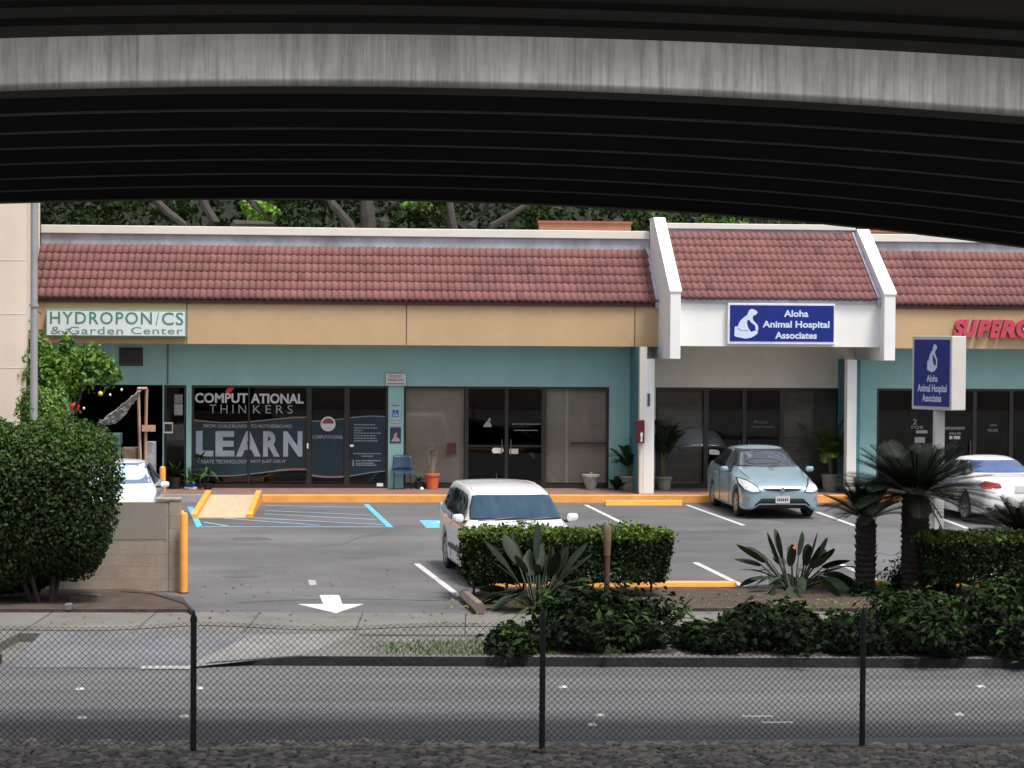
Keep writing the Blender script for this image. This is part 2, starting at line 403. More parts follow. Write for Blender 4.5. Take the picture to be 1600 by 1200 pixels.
M['leaf_dark'] = mat('leaf_dark', (.018, .035, .011), .7, spec=.15, var=.2, scale=2, attr=True, trans=.15)
M['palmleaf'] = mat('palm_leaf', (.017, .027, .011), .6, var=.2, scale=2, attr=True, trans=.08, spec=.25)
M['fence'] = mat('fence_metal', (.018, .018, .019), .45, var=.2)

def struct(mb, name, m, **k):
    o = mb.build(name, m, **k); o['kind'] = 'structure'; return o

# ================================================================== ground, road, lot
K0 = G(500, 1027); K1 = G(1550, 1031)
E = (K1 - K0).normalized(); NB = Vector((-E.y, E.x, 0))       # along the kerb, and from the road towards the lot
def Q(a, b, z=0.0):
    p = K0 + E * a + NB * b; return Vector((p.x, p.y, z))
def kab(px, py, z=0.0):
    d = G(px, py, z) - K0; return d.dot(E), d.dot(NB)
YG = 52.5; YK = YG - 2.35; ZW = 0.18
YA = YG - 1.0; YW = YG - 2.9; YB = YG - 2.5
mb = MB(); mb.sheet([(-300, -200, -.6), (300, -200, -.6), (300, 400, -.6), (-300, 400, -.6)])
struct(mb, 'ground', M['soil'])
mb = MB(); mb.sheet([Q(-60, -5.0, -.11), Q(60, -5.0, -.11), Q(60, 0.3, -.11), Q(-60, .3, -.11)]); struct(mb, 'road', M['road'])
# lot asphalt: from the footpath to the shop kerb
B_SW0, B_SW1 = kab(700, 992)[1], kab(700, 958)[1]
mb = MB(); mb.prism([Q(-60, B_SW1), Q(60, B_SW1), (60, YK + .2, 0), (-60, YK + .2, 0)], (0, 0, -.5)); struct(mb, 'parking_lot', M['asphalt'])
mb = MB(); mb.prism([Q(-60, B_SW0), Q(60, B_SW0), Q(60, B_SW1), Q(-60, B_SW1)], (0, 0, -.5)); struct(mb, 'sidewalk', M['concrete'])
mb = MB()   # joints
for k in range(-20, 20):
    a = k * 1.5 + .3; mb.sheet([Q(a, B_SW0, .004), Q(a + .015, B_SW0, .004), Q(a + .015, B_SW1 - .02, .004), Q(a, B_SW1 - .02, .004)])
struct(mb, 'sidewalk_joints', M['kerbdark'])
# driveway apron, flared, sloping down to the gutter
aL0, aL1 = kab(-10, 1045, -.11)[0], kab(60, 992)[0]
aR0, aR1 = kab(300, 1042, -.11)[0], kab(545, 992)[0]; aM = kab(470, 1028)[0]
mb = MB()
def za(t): return -.102 + t * .142
mb.add([Q(aL0 + .2, -.25, -.102), Q(aR0 - .1, -.25, -.102), Q(aR1 - 1.3, B_SW0, .0), Q(aL1, B_SW0, .0)], [(0, 1, 2, 3)])
struct(mb, 'driveway_apron', M['apron'])
mb = MB(); mb.add([Q(aR0 - .1, -.25, -.102), Q(aM, 0.16, 0.003), Q(aR1 + .1, B_SW0, .003), Q(aR1 - 1.3, B_SW0, .0)], [(0, 1, 2, 3)])
struct(mb, 'driveway_flare', mat('flare_concrete', (.20, .195, .19), .85, var=.25, scale=1.5, speck=.25))
mb = MB(); mb.sheet([Q(aL0 + 1.8, -.33, -.098), Q(aR0, -.33, -.098), Q(aR0, -.13, -.092), Q(aL0 + 1.8, -.13, -.092)]); struct(mb, 'gutter', M['gutter'])
# verge strips
mb = MB(); mb.prism([Q(-60, .14, -.12), Q(60, .14, -.12), Q(60, B_SW0 + .02, -.12), Q(-60, B_SW0 + .02, -.12)], (0, 0, -.3)); struct(mb, 'verge_base', M['concrete'])
mb = MB(); mb.prism([Q(aM, .15), Q(60, .15), Q(60, B_SW0), Q(aR1, B_SW0)], (0, 0, -.5))
mb.prism([Q(-60, .15), Q(aL0 - .3, .15), Q(aL1 - .3, B_SW0), Q(-60, B_SW0)], (0, 0, -.5)); struct(mb, 'verge', M['concrete'])
mb = MB(); mb.sheet([Q(aR1 + .2, B_SW0 - .14, .006), Q(aR1 + 2.6, B_SW0 - .14, .006), Q(aR1 + 2.6, B_SW0 - .02, .006), Q(aR1 + .1, B_SW0 - .02, .006)]); struct(mb, 'soil_strip', M['soil'])
# kerb with a dropped end
mb = MB()
for (a0, z0, a1, z1) in ((aR0, -.10, aM, 0.006), (aM, .006, 60, .006), (-60, .006, aL0, .006)):
    mb.add([Q(a0, 0, -.3), Q(a1, 0, -.3), Q(a1, .14, -.3), Q(a0, .14, -.3), Q(a0, .015, z0), Q(a1, .015, z1), Q(a1, .14, z1), Q(a0, .14, z0)],
           [(0, 3, 2, 1), (4, 5, 6, 7), (0, 1, 5, 4), (2, 3, 7, 6), (0, 4, 7, 3), (1, 2, 6, 5)])
struct(mb, 'kerb', M['kerbdark'])
mb = MB(); mb.sheet([Q(aM, .03, .010), Q(60, .03, .010), Q(60, .20, .010), Q(aM, .20, .010)]); struct(mb, 'kerb_top', M['concrete'])
# planting beds between footpath and lot
bedR = [G(742, 955), G(1700, 956), G(1700, 921), G(765, 921), G(735, 935)]
mb = MB(); mb.prism([Vector((p.x, p.y, .05)) for p in bedR], (0, 0, -.2)); struct(mb, 'planting_bed', M['soil'])
bedL = [G(-160, 957), G(300, 957), G(285, 938), G(215, 926), G(-160, 920)]
mb = MB(); mb.prism([Vector((p.x, p.y, .05)) for p in bedL], (0, 0, -.2)); struct(mb, 'planting_bed', M['soil'])

# painted markings
def stripe(mb, p, q, wid, z=.004):
    p = G(*p); q = G(*q); d = (q - p).normalized(); s = Vector((-d.y, d.x, 0)) * wid / 2
    mb.sheet([(v.x, v.y, z) for v in (p - s, q - s, q + s, p + s)])
mk = MB()
for p, q in (((915, 789), (980, 821)), ((1073, 789), (1162, 821)), ((1276, 800), (1337, 822)), ((1448, 802), (1512, 826)), ((651, 881), (718, 932)),
             ((1086, 879), (1178, 924)), ((1303, 877), (1395, 919)), ((1500, 876), (1590, 915))):
    stripe(mk, p, q, .11)
struct(mk, 'parking_lines', M['white_paint'])
mb = MB(); mb.sheet([(v.x, v.y, .004) for v in (G(499, 930), G(530, 930), G(535, 944), G(569, 944), G(525, 958.5), G(464, 944), G(505, 944))]); struct(mb, 'painted_arrow', M['white_paint'])
mb = MB(); mb.sheet([(v.x, v.y, .004) for v in (G(481, 906), G(493, 907), G(495, 914), G(484, 915))]); struct(mb, 'paint_mark', M['gutter'])
mb = MB(); stripe(mb, (572, 788), (610, 824), .13); stripe(mb, (297, 792), (312, 824), .13); struct(mb, 'aisle_edge', M['blue_paint'])
mb = MB()
stripe(mb, (312, 823), (606, 823.5), .1)
for p, q in (((415, 790), (572, 793)), ((415, 798), (580, 805)), ((412, 803), (588, 812)), ((350, 810), (500, 821)), ((390, 809), (600, 820)), ((318, 816), (356, 822))):
    stripe(mb, p, q, .09)
struct(mb, 'aisle_hatching', M['pale_blue_paint'])
mb = MB(); mb.sheet([(v.x, v.y, .004) for v in (G(655, 813), G(720, 813), G(728, 825), G(666, 825))]); struct(mb, 'accessible_space_marking', M['blue_paint'])
mb = MB(); stripe(mb, (672, 818), (700, 819), .09, .008); stripe(mb, (684, 815), (692, 823), .07, .008); struct(mb, 'accessible_space_symbol', M['white_paint'])
# small bright reflective markers and worn dashes on the road
rl = []
for px, py, lab in ((125, 1077, 'small white lane marker on the road at the far left, in the farther row'), (312, 1076, 'small white lane marker just right of the left fence post, farther row'),
                    (128, 1122, 'small white lane marker at the far left, in the nearer row'), (288, 1120, 'small white lane marker just left of the left fence post, nearer row'),
                    (880, 1074, 'small white lane marker right of the middle fence post, farther row'), (938, 1118, 'small white lane marker right of the middle fence post, nearer row'),
                    (1532, 1073, 'small white lane marker at the far right, in the farther row'), (1498, 1117, 'small white lane marker at the far right, in the nearer row'),
                    (925, 1133, 'small white scrap-like marker nearest the stones, right of the middle post')):
    rl.append((G(px, py, -.11), lab))
m_ref = mat('road_reflector', (.5, .5, .48), .4, var=.05)
r0 = None
for i, (p, lab) in enumerate(rl):
    if r0 is None:
        mb = MB(); s = .05
        mb.add([(-s, -s, 0), (s, -s, 0), (s, s, 0), (-s, s, 0), (-s * .6, -s * .4, .018), (s * .6, -s * .4, .018), (s * .6, s * .4, .018), (-s * .6, s * .4, .018)],
               [(0, 1, 5, 4), (1, 2, 6, 5), (2, 3, 7, 6), (3, 0, 4, 7), (4, 5, 6, 7)])
        r0 = mb.build('road_marker', m_ref); o = r0
    else: o = r0.copy(); COL.objects.link(o)
    o.location = (p.x, p.y, -.108)
    tag(o, lab, 'road marker', 'raised white lane markers')
mb = MB()
for x0, x1, y in ((1160, 1207, 1119.5), (1190, 1240, 1129), (1390, 1405, 1117)): stripe(mb, (x0, y), (x1, y), .035, -.106)
for f in range(len(mb.v)):
    pass
mb2 = MB()
for x0, x1, y in ((1160, 1207, 1119.5), (1190, 1240, 1129)):
    p, q = G(x0, y, -.11), G(x1, y, -.11); mb2.sheet([(p.x, p.y - .03, -.106), (q.x, q.y - .03, -.106), (q.x, q.y + .03, -.106), (p.x, p.y + .03, -.106)])
struct(mb2, 'lane_dash', M['white_paint'])

# concrete stops painted orange
def stopblock(x0, x1, y, label, m, n='wheel_stop', hgt=.13):
    p, q = G(x0, y), G(x1, y); d = (q - p).normalized(); s = Vector((-d.y, d.x, 0)); L_ = (q - p).length
    r = empty(n, p, math.atan2(d.y, d.x), label, 'wheel stop', 'painted parking stops')
    mb = MB(); prof = [(-.03, 0), (.0, hgt * .9), (.03, hgt), (.12, hgt), (.15, hgt * .9), (.18, 0)]
    mb.prism([(0, a, b) for a, b in prof], (L_, 0, 0)); mb.build('body', m, r, world=False, bevel=.01)
    for t in (.12, .88):
        mb = MB(); mb.lathe([(.02, 0), (.02, .012), (.008, .014)], (L_ * t, .075, hgt), 8); mb.build('anchor_pin', M['steel'], r, world=False)
stopblock(946, 1066, 790.2, 'orange parking stop at the shop kerb, between white car and the silver blue car', M['orange'])
stopblock(765, 900, 921, 'orange stop seen under the clipped hedge, leftmost along the bed', M['orange'])
stopblock(902, 1151, 921.5, 'long orange stop right of the clipped hedge, facing the footpath bed', M['orange'])
stopblock(1262, 1388, 920, 'orange stop partly hidden by the strap-leaved plant at the bed edge', M['orange'])
stopblock(1494, 1550, 919, 'short visible orange stop between the tall palm and the right hedge', M['orange'])
stopblock(688, 730, 794, 'blue parking stop partly hidden behind the boxy white car', M['blue_paint'])

# walkway along the shops with an orange painted kerb
mb = MB(); mb.box(-60, 60, YK + .16, YG + 6, -.3, ZW); struct(mb, 'walkway', M['walk'])
xk = G(408, 788).x; xk0 = F(268, 780, YK).x
mb = MB(); mb.box(xk, 60, YK, YK + .157, -.3, ZW + .003); struct(mb, 'painted_kerb', M['orange'], bevel=.015)
mb = MB(); mb.box(-60, xk - .002, YK, YK + .157, -.3, ZW); struct(mb, 'plain_kerb', M['gutter'])
# timber access ramp with orange cheeks
p0, p1 = F(330, 777, YK), F(400, 777, YK); q0, q1 = G(338, 810), G(404, 809)
rr = empty('access_ramp', (p0.x, YK, 0), 0, 'pale timber ramp with orange side rails up to the walkway', 'ramp')
xa, xb, yr = p0.x, p1.x, q0.y
mb = MB(); mb.add([(xa, YK - .003, 0), (xb, YK - .003, 0), (xb, YK - .003, ZW), (xa, YK - .003, ZW), (xa, yr, .0), (xb, yr, .0), (xb, yr, .02), (xa, yr, .02)],
                  [(0, 1, 2, 3), (4, 7, 6, 5), (3, 2, 6, 7), (0, 3, 7, 4), (1, 5, 6, 2), (0, 4, 5, 1)])
mb.build('deck', mat('ramp_deck', (.50, .37, .25), .85, var=.12, scale=2, stretch=(4, .4, 1)), rr)
for x0 in (xa - .13, xb + .003):
    mb = MB(); mb.prism([(x0, YK - .003, 0), (x0, YK - .003, ZW + .12), (x0, yr + .1, .14), (x0, yr, .10), (x0, yr, 0)], (.127, 0, 0)); mb.build('side_rail', M['orange'], rr, bevel=.008)

# rubble stone bank at the foot of the fence
mb = MB(); g = random.Random(12)
def crack(pts, wd):
    for (a, b) in zip(pts, pts[1:]): stripe(mb, a, b, wd * g.uniform(.6, 1.4), .0035)
crack([(610, 830), (585, 836), (560, 840), (540, 849), (505, 853), (470, 856)], .018); crack([(1195, 846), (1170, 850), (1140, 849)], .02)
crack([(370, 942), (450, 938), (560, 936), (700, 939)], .03); crack([(1365, 862), (1392, 868), (1400, 866)], .03); crack([(330, 856), (380, 851), (430, 850)], .012)
struct(mb, 'asphalt_cracks', mat('crack_fill', (.055, .055, .055), .9))
mb = MB(); g = random.Random(3)
for (a, b, r_) in ((395, 842, .35), (1150, 830, .4), (840, 815, .3), (1040, 860, .35), (560, 870, .3), (380, 900, .25), (1240, 812, .5), (780, 800, .35), (430, 793, .2), (1240, 850, .2)):
    c = G(a, b); mb.sheet([(c.x + r_ * g.uniform(.6, 1.2) * math.cos(t) * 1.2, c.y + r_ * g.uniform(.6, 1.2) * math.sin(t) * 1.3, .003) for t in np.linspace(0, 6.28, 15)[:-1]])
struct(mb, 'oil_stains', mat('oil_stain', (.085, .083, .085), .8, var=.15, scale=2))
mb = MB()
for (a, b, r_) in ((1300, 760, .1),):
    pass
def stone_bank():
    g = np.random.default_rng(5)
    a0, a1, b0, b1 = -13, 17, -9.5, -4.95; da = .03
    na, nb = int((a1 - a0) / da), int((b1 - b0) / da)
    A, B = np.meshgrid(a0 + np.arange(na) * da, b0 + np.arange(nb) * da, indexing='ij')
    cs = .13; H1 = np.full(A.shape, 9.); H2 = np.full(A.shape, 9.); ID = np.zeros(A.shape)
    rx = g.uniform(0, 1, (400, 80, 3)); ia = np.floor(A / cs).astype(int); ib = np.floor(B / cs / .8).astype(int)
    for i in (-1, 0, 1):
        for j in (-1, 0, 1):
            r_ = rx[(ia + i) % 400, (ib + j) % 80]
            d = np.hypot(A - (ia + i + r_[..., 0]) * cs, (B - (ib + j + r_[..., 1]) * cs * .8) * 1.1)
            n1 = d < H1; H2 = np.where(n1, H1, np.minimum(H2, d)); ID = np.where(n1, r_[..., 2], ID); H1 = np.where(n1, d, H1)
    e = np.clip((H2 - H1) / .035, 0, 1); Z = -.10 + .028 * e ** .6 + ID * .02 * e + np.clip((-5.1 - B) * .05, 0, .2)
    Z += .01 * np.sin(A * 1.7) + .004 * g.normal(0, 1, A.shape)
    P = np.array([K0.x, K0.y])[None, None] + A[..., None] * np.array([E.x, E.y]) + B[..., None] * np.array([NB.x, NB.y])
    V = np.concatenate([P, Z[..., None]], -1).reshape(-1, 3)
    idx = np.arange(na * nb).reshape(na, nb)
    Fq = np.stack([idx[:-1, :-1], idx[1:, :-1], idx[1:, 1:], idx[:-1, 1:]], -1).reshape(-1, 4)
    v = np.where(e > .40, .60 + ID * 1.1, .12)
    tint = 1 + .12 * (ID[..., None] - .5) * np.array([1, .3, -1])
    return np_mesh('stone_paving', V, Fq, mat('rubble_stone', (.25, .22, .19), .9, var=.2, scale=6, attr=True, bump=.3), cols=(v[..., None] * tint).reshape(-1, 3))
o = stone_bank(); o['kind'] = 'structure'
mb = MB(); mb.prism([Q(-60, -40, -.12), Q(60, -40, -.12), Q(60, -5.02, -.12), Q(-60, -5.02, -.12)], (0, 0, -.3)); struct(mb, 'near_ground', M['concrete'])
def pebble(px, py, s, m):
    p = G(px, py, -.1); b = bmesh.new(); bmesh.ops.create_icosphere(b, subdivisions=1, radius=s)
    for v in b.verts: v.co *= random.uniform(.7, 1.2); v.co.z *= .5
    me = bpy.data.meshes.new('litter'); b.to_mesh(me); b.free(); me.materials.append(m)
    o = bpy.data.objects.new('paper_scrap', me); o.location = p; COL.objects.link(o)
    tag(o, 'crumpled white scrap lying on the stones below the middle fence post', 'litter')
pebble(836, 1188, .03, m_ref)

# ================================================================== viaducts overhead
def interp(pts, x):
    xs = [p[0] for p in pts]; 
    if x <= xs[0]: s = (pts[1][1] - pts[0][1]) / (xs[1] - xs[0]) * 1.5; return pts[0][1] + (x - xs[0]) * s
    if x >= xs[-1]: s = (pts[-1][1] - pts[-2][1]) / (xs[-1] - xs[-2]) * 1.2; return pts[-1][1] + (x - xs[-1]) * s
    return float(np.interp(x, xs, [p[1] for p in pts]))
_nx = np.array([0, 400, 800, 1200, 1600])
def curve_fn(ys):
    c = np.polyfit(_nx, ys, 3)
    def f(x):
        if x < 0: return np.polyval(c, 0) + x * np.polyval(np.polyder(c), 0)
        if x > 1600: return np.polyval(c, 1600) + (x - 1600) * np.polyval(np.polyder(c), 1600)
        return np.polyval(c, x)
    return f
far_edges = [curve_fn(v) for v in ((143, 135, 140, 156, 183), (181, 173, 178, 195, 223), (210, 202, 206, 225, 256), (234, 227, 232, 252, 286),
                                   (258, 250, 256, 277, 316), (281, 272, 278, 300, 341), (300, 291, 298, 321, 365), (317, 311, 318, 342, 386))]
D1, D2 = 18.4, 33.0
far_ds = [D1 + (D2 - D1) * i / 7 for i in range(8)]
SCB = .60
far_ds = [v * SCB for v in (18.4, 20.4, 22.2, 24.2, 26.3, 28.5, 30.7, 33.0)]
def beam_line(fn, d, xs):
    """points on the girder's lower near edge: distance d in front of the camera, height read off the arch curve"""
    out = []
    for x in xs:
        r_ = ray(x, fn(x)); t = d / r_.dot(FW); out.append(CAM + r_ * t)
    return out
XS = list(range(-2400, 4001, 100))
def beam(mb, line, width, depth, top_to=None, back=Vector((0, 1, 0))):
    n = len(line); vs = []; fs = []
    for p in line:
        vs += [p, p + back * width, p + back * width + Vector((0, 0, depth)), p + Vector((0, 0, depth))]
    for i in range(n - 1):
        a = i * 4; b = a + 4
        for k in range(4): fs.append((a + k, a + (k + 1) % 4, b + (k + 1) % 4, b + k))
    fs += [(0, 1, 2, 3), tuple(4 * (n - 1) + k for k in (3, 2, 1, 0))]
    mb.add(vs, fs)
BK = Vector((FW.x, FW.y, 0)).normalized()
br = empty('viaduct', (0, 16, 0), 0, 'far concrete viaduct spanning overhead with a streaked grey outer beam and dark ribs beneath', 'viaduct')
lines = [beam_line(f, d, XS) for f, d in zip(far_edges, far_ds)]
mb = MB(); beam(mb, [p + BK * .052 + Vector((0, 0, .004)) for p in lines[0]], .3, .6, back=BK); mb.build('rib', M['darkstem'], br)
hs_ = (0, .04, .10, .18, .30, .60, 1.5); wt = (1.18, 1.1, .95, .74, .52, .45, .45)     # shade from the near deck, painted darker towards the beam's top
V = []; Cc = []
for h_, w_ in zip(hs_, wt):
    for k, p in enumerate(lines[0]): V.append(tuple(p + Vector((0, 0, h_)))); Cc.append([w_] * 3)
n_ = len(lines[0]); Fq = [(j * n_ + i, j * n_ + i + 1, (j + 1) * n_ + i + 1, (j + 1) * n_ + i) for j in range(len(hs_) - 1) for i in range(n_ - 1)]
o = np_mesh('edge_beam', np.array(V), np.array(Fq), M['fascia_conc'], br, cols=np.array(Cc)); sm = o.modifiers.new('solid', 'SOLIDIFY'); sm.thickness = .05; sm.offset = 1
for i in range(1, 8):
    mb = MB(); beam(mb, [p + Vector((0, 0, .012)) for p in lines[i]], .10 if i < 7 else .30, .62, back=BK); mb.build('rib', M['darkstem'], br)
    mb = MB(); beam(mb, lines[i], .03, .0115, back=BK); mb.build('lit_rib_edge', M['stem'], br)  # pale strip paints bounced ground light along each rib's lower edge
# deck slab above the ribs, overhanging the edge beam
up = Vector((0, 0, .62)); n = len(XS)
mb = MB(); vs = []; fs = []
rows = [[p + BK * .36 + up for p in lines[0]]] + [[p + Vector((0, 0, .58)) for p in l] for l in lines[1:]] + [[p + BK * .28 + Vector((0, 0, .58)) for p in lines[-1]]]
for r_ in rows: vs += r_
for j in range(len(rows) - 1):
    for i in range(n - 1): fs.append((j * n + i, j * n + i + 1, (j + 1) * n + i + 1, (j + 1) * n + i))
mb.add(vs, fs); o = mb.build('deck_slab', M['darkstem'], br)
sm = o.modifiers.new('solid', 'SOLIDIFY'); sm.thickness = .35; sm.offset = -1
bmx = o.data; 
mb = MB(); beam(mb, [p + BK * .1 + Vector((0, 0, .59)) for p in lines[-1]], .2, 1.2, back=BK); mb.build('parapet', M['fascia_conc'], br, color=True)
# nearer viaduct
bn = empty('viaduct', (0, 6, 0), 0, 'near viaduct deck directly overhead, dark underside along the top of the view', 'viaduct')
fn1 = curve_fn((60, 53, 57, 70, 92)); fn2 = curve_fn((13, 7, 12, 26, 48))
l1 = beam_line(fn1, 8.5, XS); l2 = beam_line(fn2, 7.9, XS)
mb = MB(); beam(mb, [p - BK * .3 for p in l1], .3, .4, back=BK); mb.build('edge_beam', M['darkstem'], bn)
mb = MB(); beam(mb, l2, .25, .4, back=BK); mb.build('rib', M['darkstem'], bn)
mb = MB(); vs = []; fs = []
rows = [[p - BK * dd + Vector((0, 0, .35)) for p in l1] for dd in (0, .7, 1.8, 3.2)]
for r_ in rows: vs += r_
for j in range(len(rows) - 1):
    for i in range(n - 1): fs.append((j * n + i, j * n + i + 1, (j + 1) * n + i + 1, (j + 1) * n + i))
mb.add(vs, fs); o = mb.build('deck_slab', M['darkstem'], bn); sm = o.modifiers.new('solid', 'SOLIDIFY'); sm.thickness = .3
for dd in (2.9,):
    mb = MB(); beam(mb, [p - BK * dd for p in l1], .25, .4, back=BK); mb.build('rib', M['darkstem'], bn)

# ================================================================== shop building
def fx(px, Y=YG, py=690): return F(px, py, Y).x
def fz(py, Y=YG, px=650): return F(px, py, Y).z
bd = empty('shop_building', (fx(560), YG, 0), 0, 'single-storey strip of shops with red tiled roof, tan fascia and teal walls', 'shop building')
ZH = fz(602.5, px=450)                 # head of the storefronts
ZF = fz(538.5, YA, 500)                # underside of the tan fascia
ZT = fz(471, YA, 500)                  # top of the fascia, foot of the tiles
XL0 = fx(57, YG)
XR0 = XL0 + 52
zg = ZW
openings = [  # x0, x1 pixels, kind
    (110, 254), (256, 291), (299, 606.5), (630.5, 951.5), (1024, 1312), (1369.5, 1700)]
ops = [(fx(a), fx(b)) for a, b in openings]
# teal walls (piers and wall above)
mb = MB()
xs = [XL0] + [v for o_ in ops for v in o_] + [XR0]
xBL, xBR = fx(998), fx(1323)
piers = [(XL0, ops[0][0]), (ops[0][1], ops[1][0]), (ops[1][1], ops[2][0]), (ops[2][1], ops[3][0]), (ops[3][1], xBL), (xBR + .22, ops[5][0]), (ops[5][1], XR0)]
for a, b in piers: mb.box(a, b, YG, YG + .25, zg, ZH)
mb.box(XL0, xBL, YG, YG + .25, ZH + .001, ZT + .3); mb.box(xBR + .22, XR0, YG, YG + .25, ZH + .001, ZT + .3)
mb.build('wall', M['teal'], bd, label='teal stucco wall')
mb = MB(); mb.box(xBL, ops[4][0], YG, YG + .25, zg, ZH); mb.box(ops[4][1], xBR + .22, YG, YG + .25, zg, ZH)
mb.box(xBL, xBR + .22, YG, YG + .25, ZH + .001, ZT + .3)
mb.build('bay_wall', M['beige'], bd, label='beige wall over the middle bay')
# back and side shells + flat roof
mb = MB(); mb.box(XL0, XR0, YG + 14, YG + 14.2, 0, 4.9); mb.box(XL0 - .2, XL0, YG, YG + 14.2, 0, 4.9); mb.box(XR0, XR0 + .2, YG, YG + 14.2, 0, 4.9)
mb.build('rear_wall', M['tan'], bd)
# partition (teal, darker return) left of the bay; pillar
xp0, xp1 = fx(1005.5, YG - 1.95), fx(1022, YG - 1.95)
mb = MB(); mb.box(fx(998, YG - 1.7) , fx(998, YG - 1.7) + .16, YG - 1.7, YG - .002, zg, ZF); mb.build('partition', M['teal_dark'], bd)
mb = MB(); mb.box(fx(998, YG - 1.7) - .012, fx(998, YG - 1.7) + .16, YG - 1.94, YG - 1.703, zg, ZF); mb.build('partition_end', M['beige'], bd)
mb = MB(); mb.box(xp0, xp1, YG - 1.95, YG - 1.65, zg, fz(559, YG - 1.95)); mb.build('pillar', M['white'], bd, bevel=.01)
mb = MB(); mb.box(fx(1323, YG - 1.95), fx(1338, YG - 1.95), YG - 1.95, YG - 1.65, zg, fz(562, YG - 1.95, 1330)); mb.build('pillar', M['white'], bd, bevel=.01)
mb = MB(); mb.box(fx(1332, YG - 1.6), fx(1332, YG - 1.6) + .18, YG - 1.645, YG - .002, zg, ZF - .3); mb.build('partition', M['teal_dark'], bd)
# fasciae, split in panels by thin joints
XWL = (fx(1047, YW, 510), fx(1063.5, YW, 510)); XWR = (fx(1381.5, YW, 510), fx(1399, YW, 510))
jl = [XL0] + [fx(p, YA, 500) for p in (292, 635, 992)] + [XWL[0] + .05]
for a, b in zip(jl, jl[1:]):
    mb = MB(); mb.box(a + .012, b - .012 if b != jl[-1] else b, YA, YA + .12, ZF, ZT); mb.build('fascia_panel', M['tan'], bd)
jr = [XWR[1] - .05, XWR[1] + 6, XR0]
for a, b in zip(jr, jr[1:]):
    mb = MB(); mb.box(a + .012, b - .012, YA, YA + .12, ZF, ZT); mb.build('fascia_panel', M['tan'], bd)
mb = MB(); mb.box(XL0, XR0, YA + .123, YG - .003, ZF + .02, ZF + .10); mb.box(XL0, XR0, YA + .121, YA + .20, ZF + .1, ZT); mb.build('soffit', M['beige'], bd)
# bay fascia
ZBF0, ZBF1 = fz(541.5, YB, 1220), fz(470, YB, 1220)
mb = MB(); mb.box(XWL[1] - .02, XWR[0] + .02, YB, YB + .12, ZBF0, ZBF1); mb.build('bay_fascia', M['white'], bd, label='white fascia of the middle bay')
mb = MB(); mb.box(XWL[1], XWR[0], YB + .123, YA - .01, ZBF0 + .02, ZBF0 + .1); mb.build('bay_soffit', M['beige'], bd)
# wing walls
def wing(X, label):
    z0 = fz(561 if X is XWL else 563.5, YW, 1055 if X is XWL else 1390); z1 = fz(454.5 if X is XWL else 456, YW, 1055)
    zt = fz(342 if X is XWL else 357, YW + 2.9, 1030)
    pr = [(YW, z0), (YW, z1), (YW + 2.75, zt), (YW + 3.5, zt), (YW + 3.5, z0 + .5), (YG - .01, z0 + .5), (YG - .01, z0)]
    mb = MB(); mb.prism([(X[0], a, b) for a, b in pr], (X[1] - X[0], 0, 0)); o = mb.build('wing_wall', M['white'], bd, bevel=.012, label=label)
    # thin metal cap on the slope
    mb = MB(); cp = [(YW - .02, z1 - .03), (YW - .02, z1 + .02), (YW + 2.74, zt + .03), (YW + 3.52, zt + .03), (YW + 3.52, zt + .003), (YW + 2.75, zt + .003), (YW - .003, z1 + .003), (YW - .003, z1 - .03)]
    mb.prism([(X[0] - .02, a, b) for a, b in cp], (X[1] - X[0] + .04, 0, 0)); c = mb.build('wing_cap', M['white'], o)
    return zt
ztl = wing(XWL, 'left white wing wall'); wing(XWR, 'right white wing wall')
# tiled slopes
def tiles(name, x0, x1, y0, z0, y1, z1, courses, seed, pitch=.172):
    g = np.random.default_rng(seed); w_ = x1 - x0; nt_ = max(1, round(w_ / pitch)); pt = w_ / nt_; sub = 8
    prof = [(0, 0), (.08, .010), (.2, .024), (.36, .031), (.52, .027), (.66, .011), (.78, -.003), (.9, -.006)]
    u = [(i + p[0]) * pt for i in range(nt_) for p in prof] + [w_]; h = [p[1] for i in range(nt_) for p in prof] + [0]
    u = np.array(u); h = np.array(h); n_ = len(u)
    sl = Vector((0, y1 - y0, z1 - z0)); ln = sl.length; sl.normalize(); nr = Vector((0, -sl.z, sl.y))
    if nr.z < 0: nr = -nr
    V = []; Fq = []; C = []
    cw = ln / courses
    tc_ = g.uniform(.92, 1.08, (courses, nt_ + 1)) * (1 - .35 * (g.uniform(0, 1, (courses, nt_ + 1)) < .012)); 
    for c in range(courses):
        jit = g.normal(0, .004, nt_ + 1)
        ti = np.minimum(np.arange(n_) // sub, nt_)
        base = len(V)
        for (s, lift, hs_) in ((c * cw - .02, .0, 1.0), (c * cw - .02, .036, 1.0), (min((c + 1) * cw + .03, ln), .004, 1.0)):
            for k in range(n_):
                jj = jit[ti[k]] if s < (c + .5) * cw else 0
                ss = s + jj; off = h[k] * hs_ + lift - (.03 if lift == 0 else 0)
                V.append((x0 + u[k], y0 + sl.y * ss + nr.y * off, z0 + sl.z * ss + nr.z * off))
                C.append([tc_[c, ti[k]]] * 3)
        for r_ in range(2):
            for k in range(n_ - 1):
                a = base + r_ * n_ + k; Fq.append((a, a + 1, a + n_ + 1, a + n_))
    o = np_mesh(name, np.array(V), np.array(Fq), M['tile'], bd, cols=np.array(C)); return o
ZTT = fz(386, YA + 1.7, 500); YT = YA + 1.7
xt0 = fx(62, YA + .3, 430)
tiles('tiled_roof', XL0, XWL[0] + .0, YA - .08, ZT + .06, YT, ZTT, 6, 1)
tiles('tiled_roof', XWR[1], XR0 - .1, YA - .08, ZT + .06, YT, fz(394, YT, 1500), 6, 2)
ZBT = fz(364, YB + 2.6, 1180); YBT = YB + 2.6
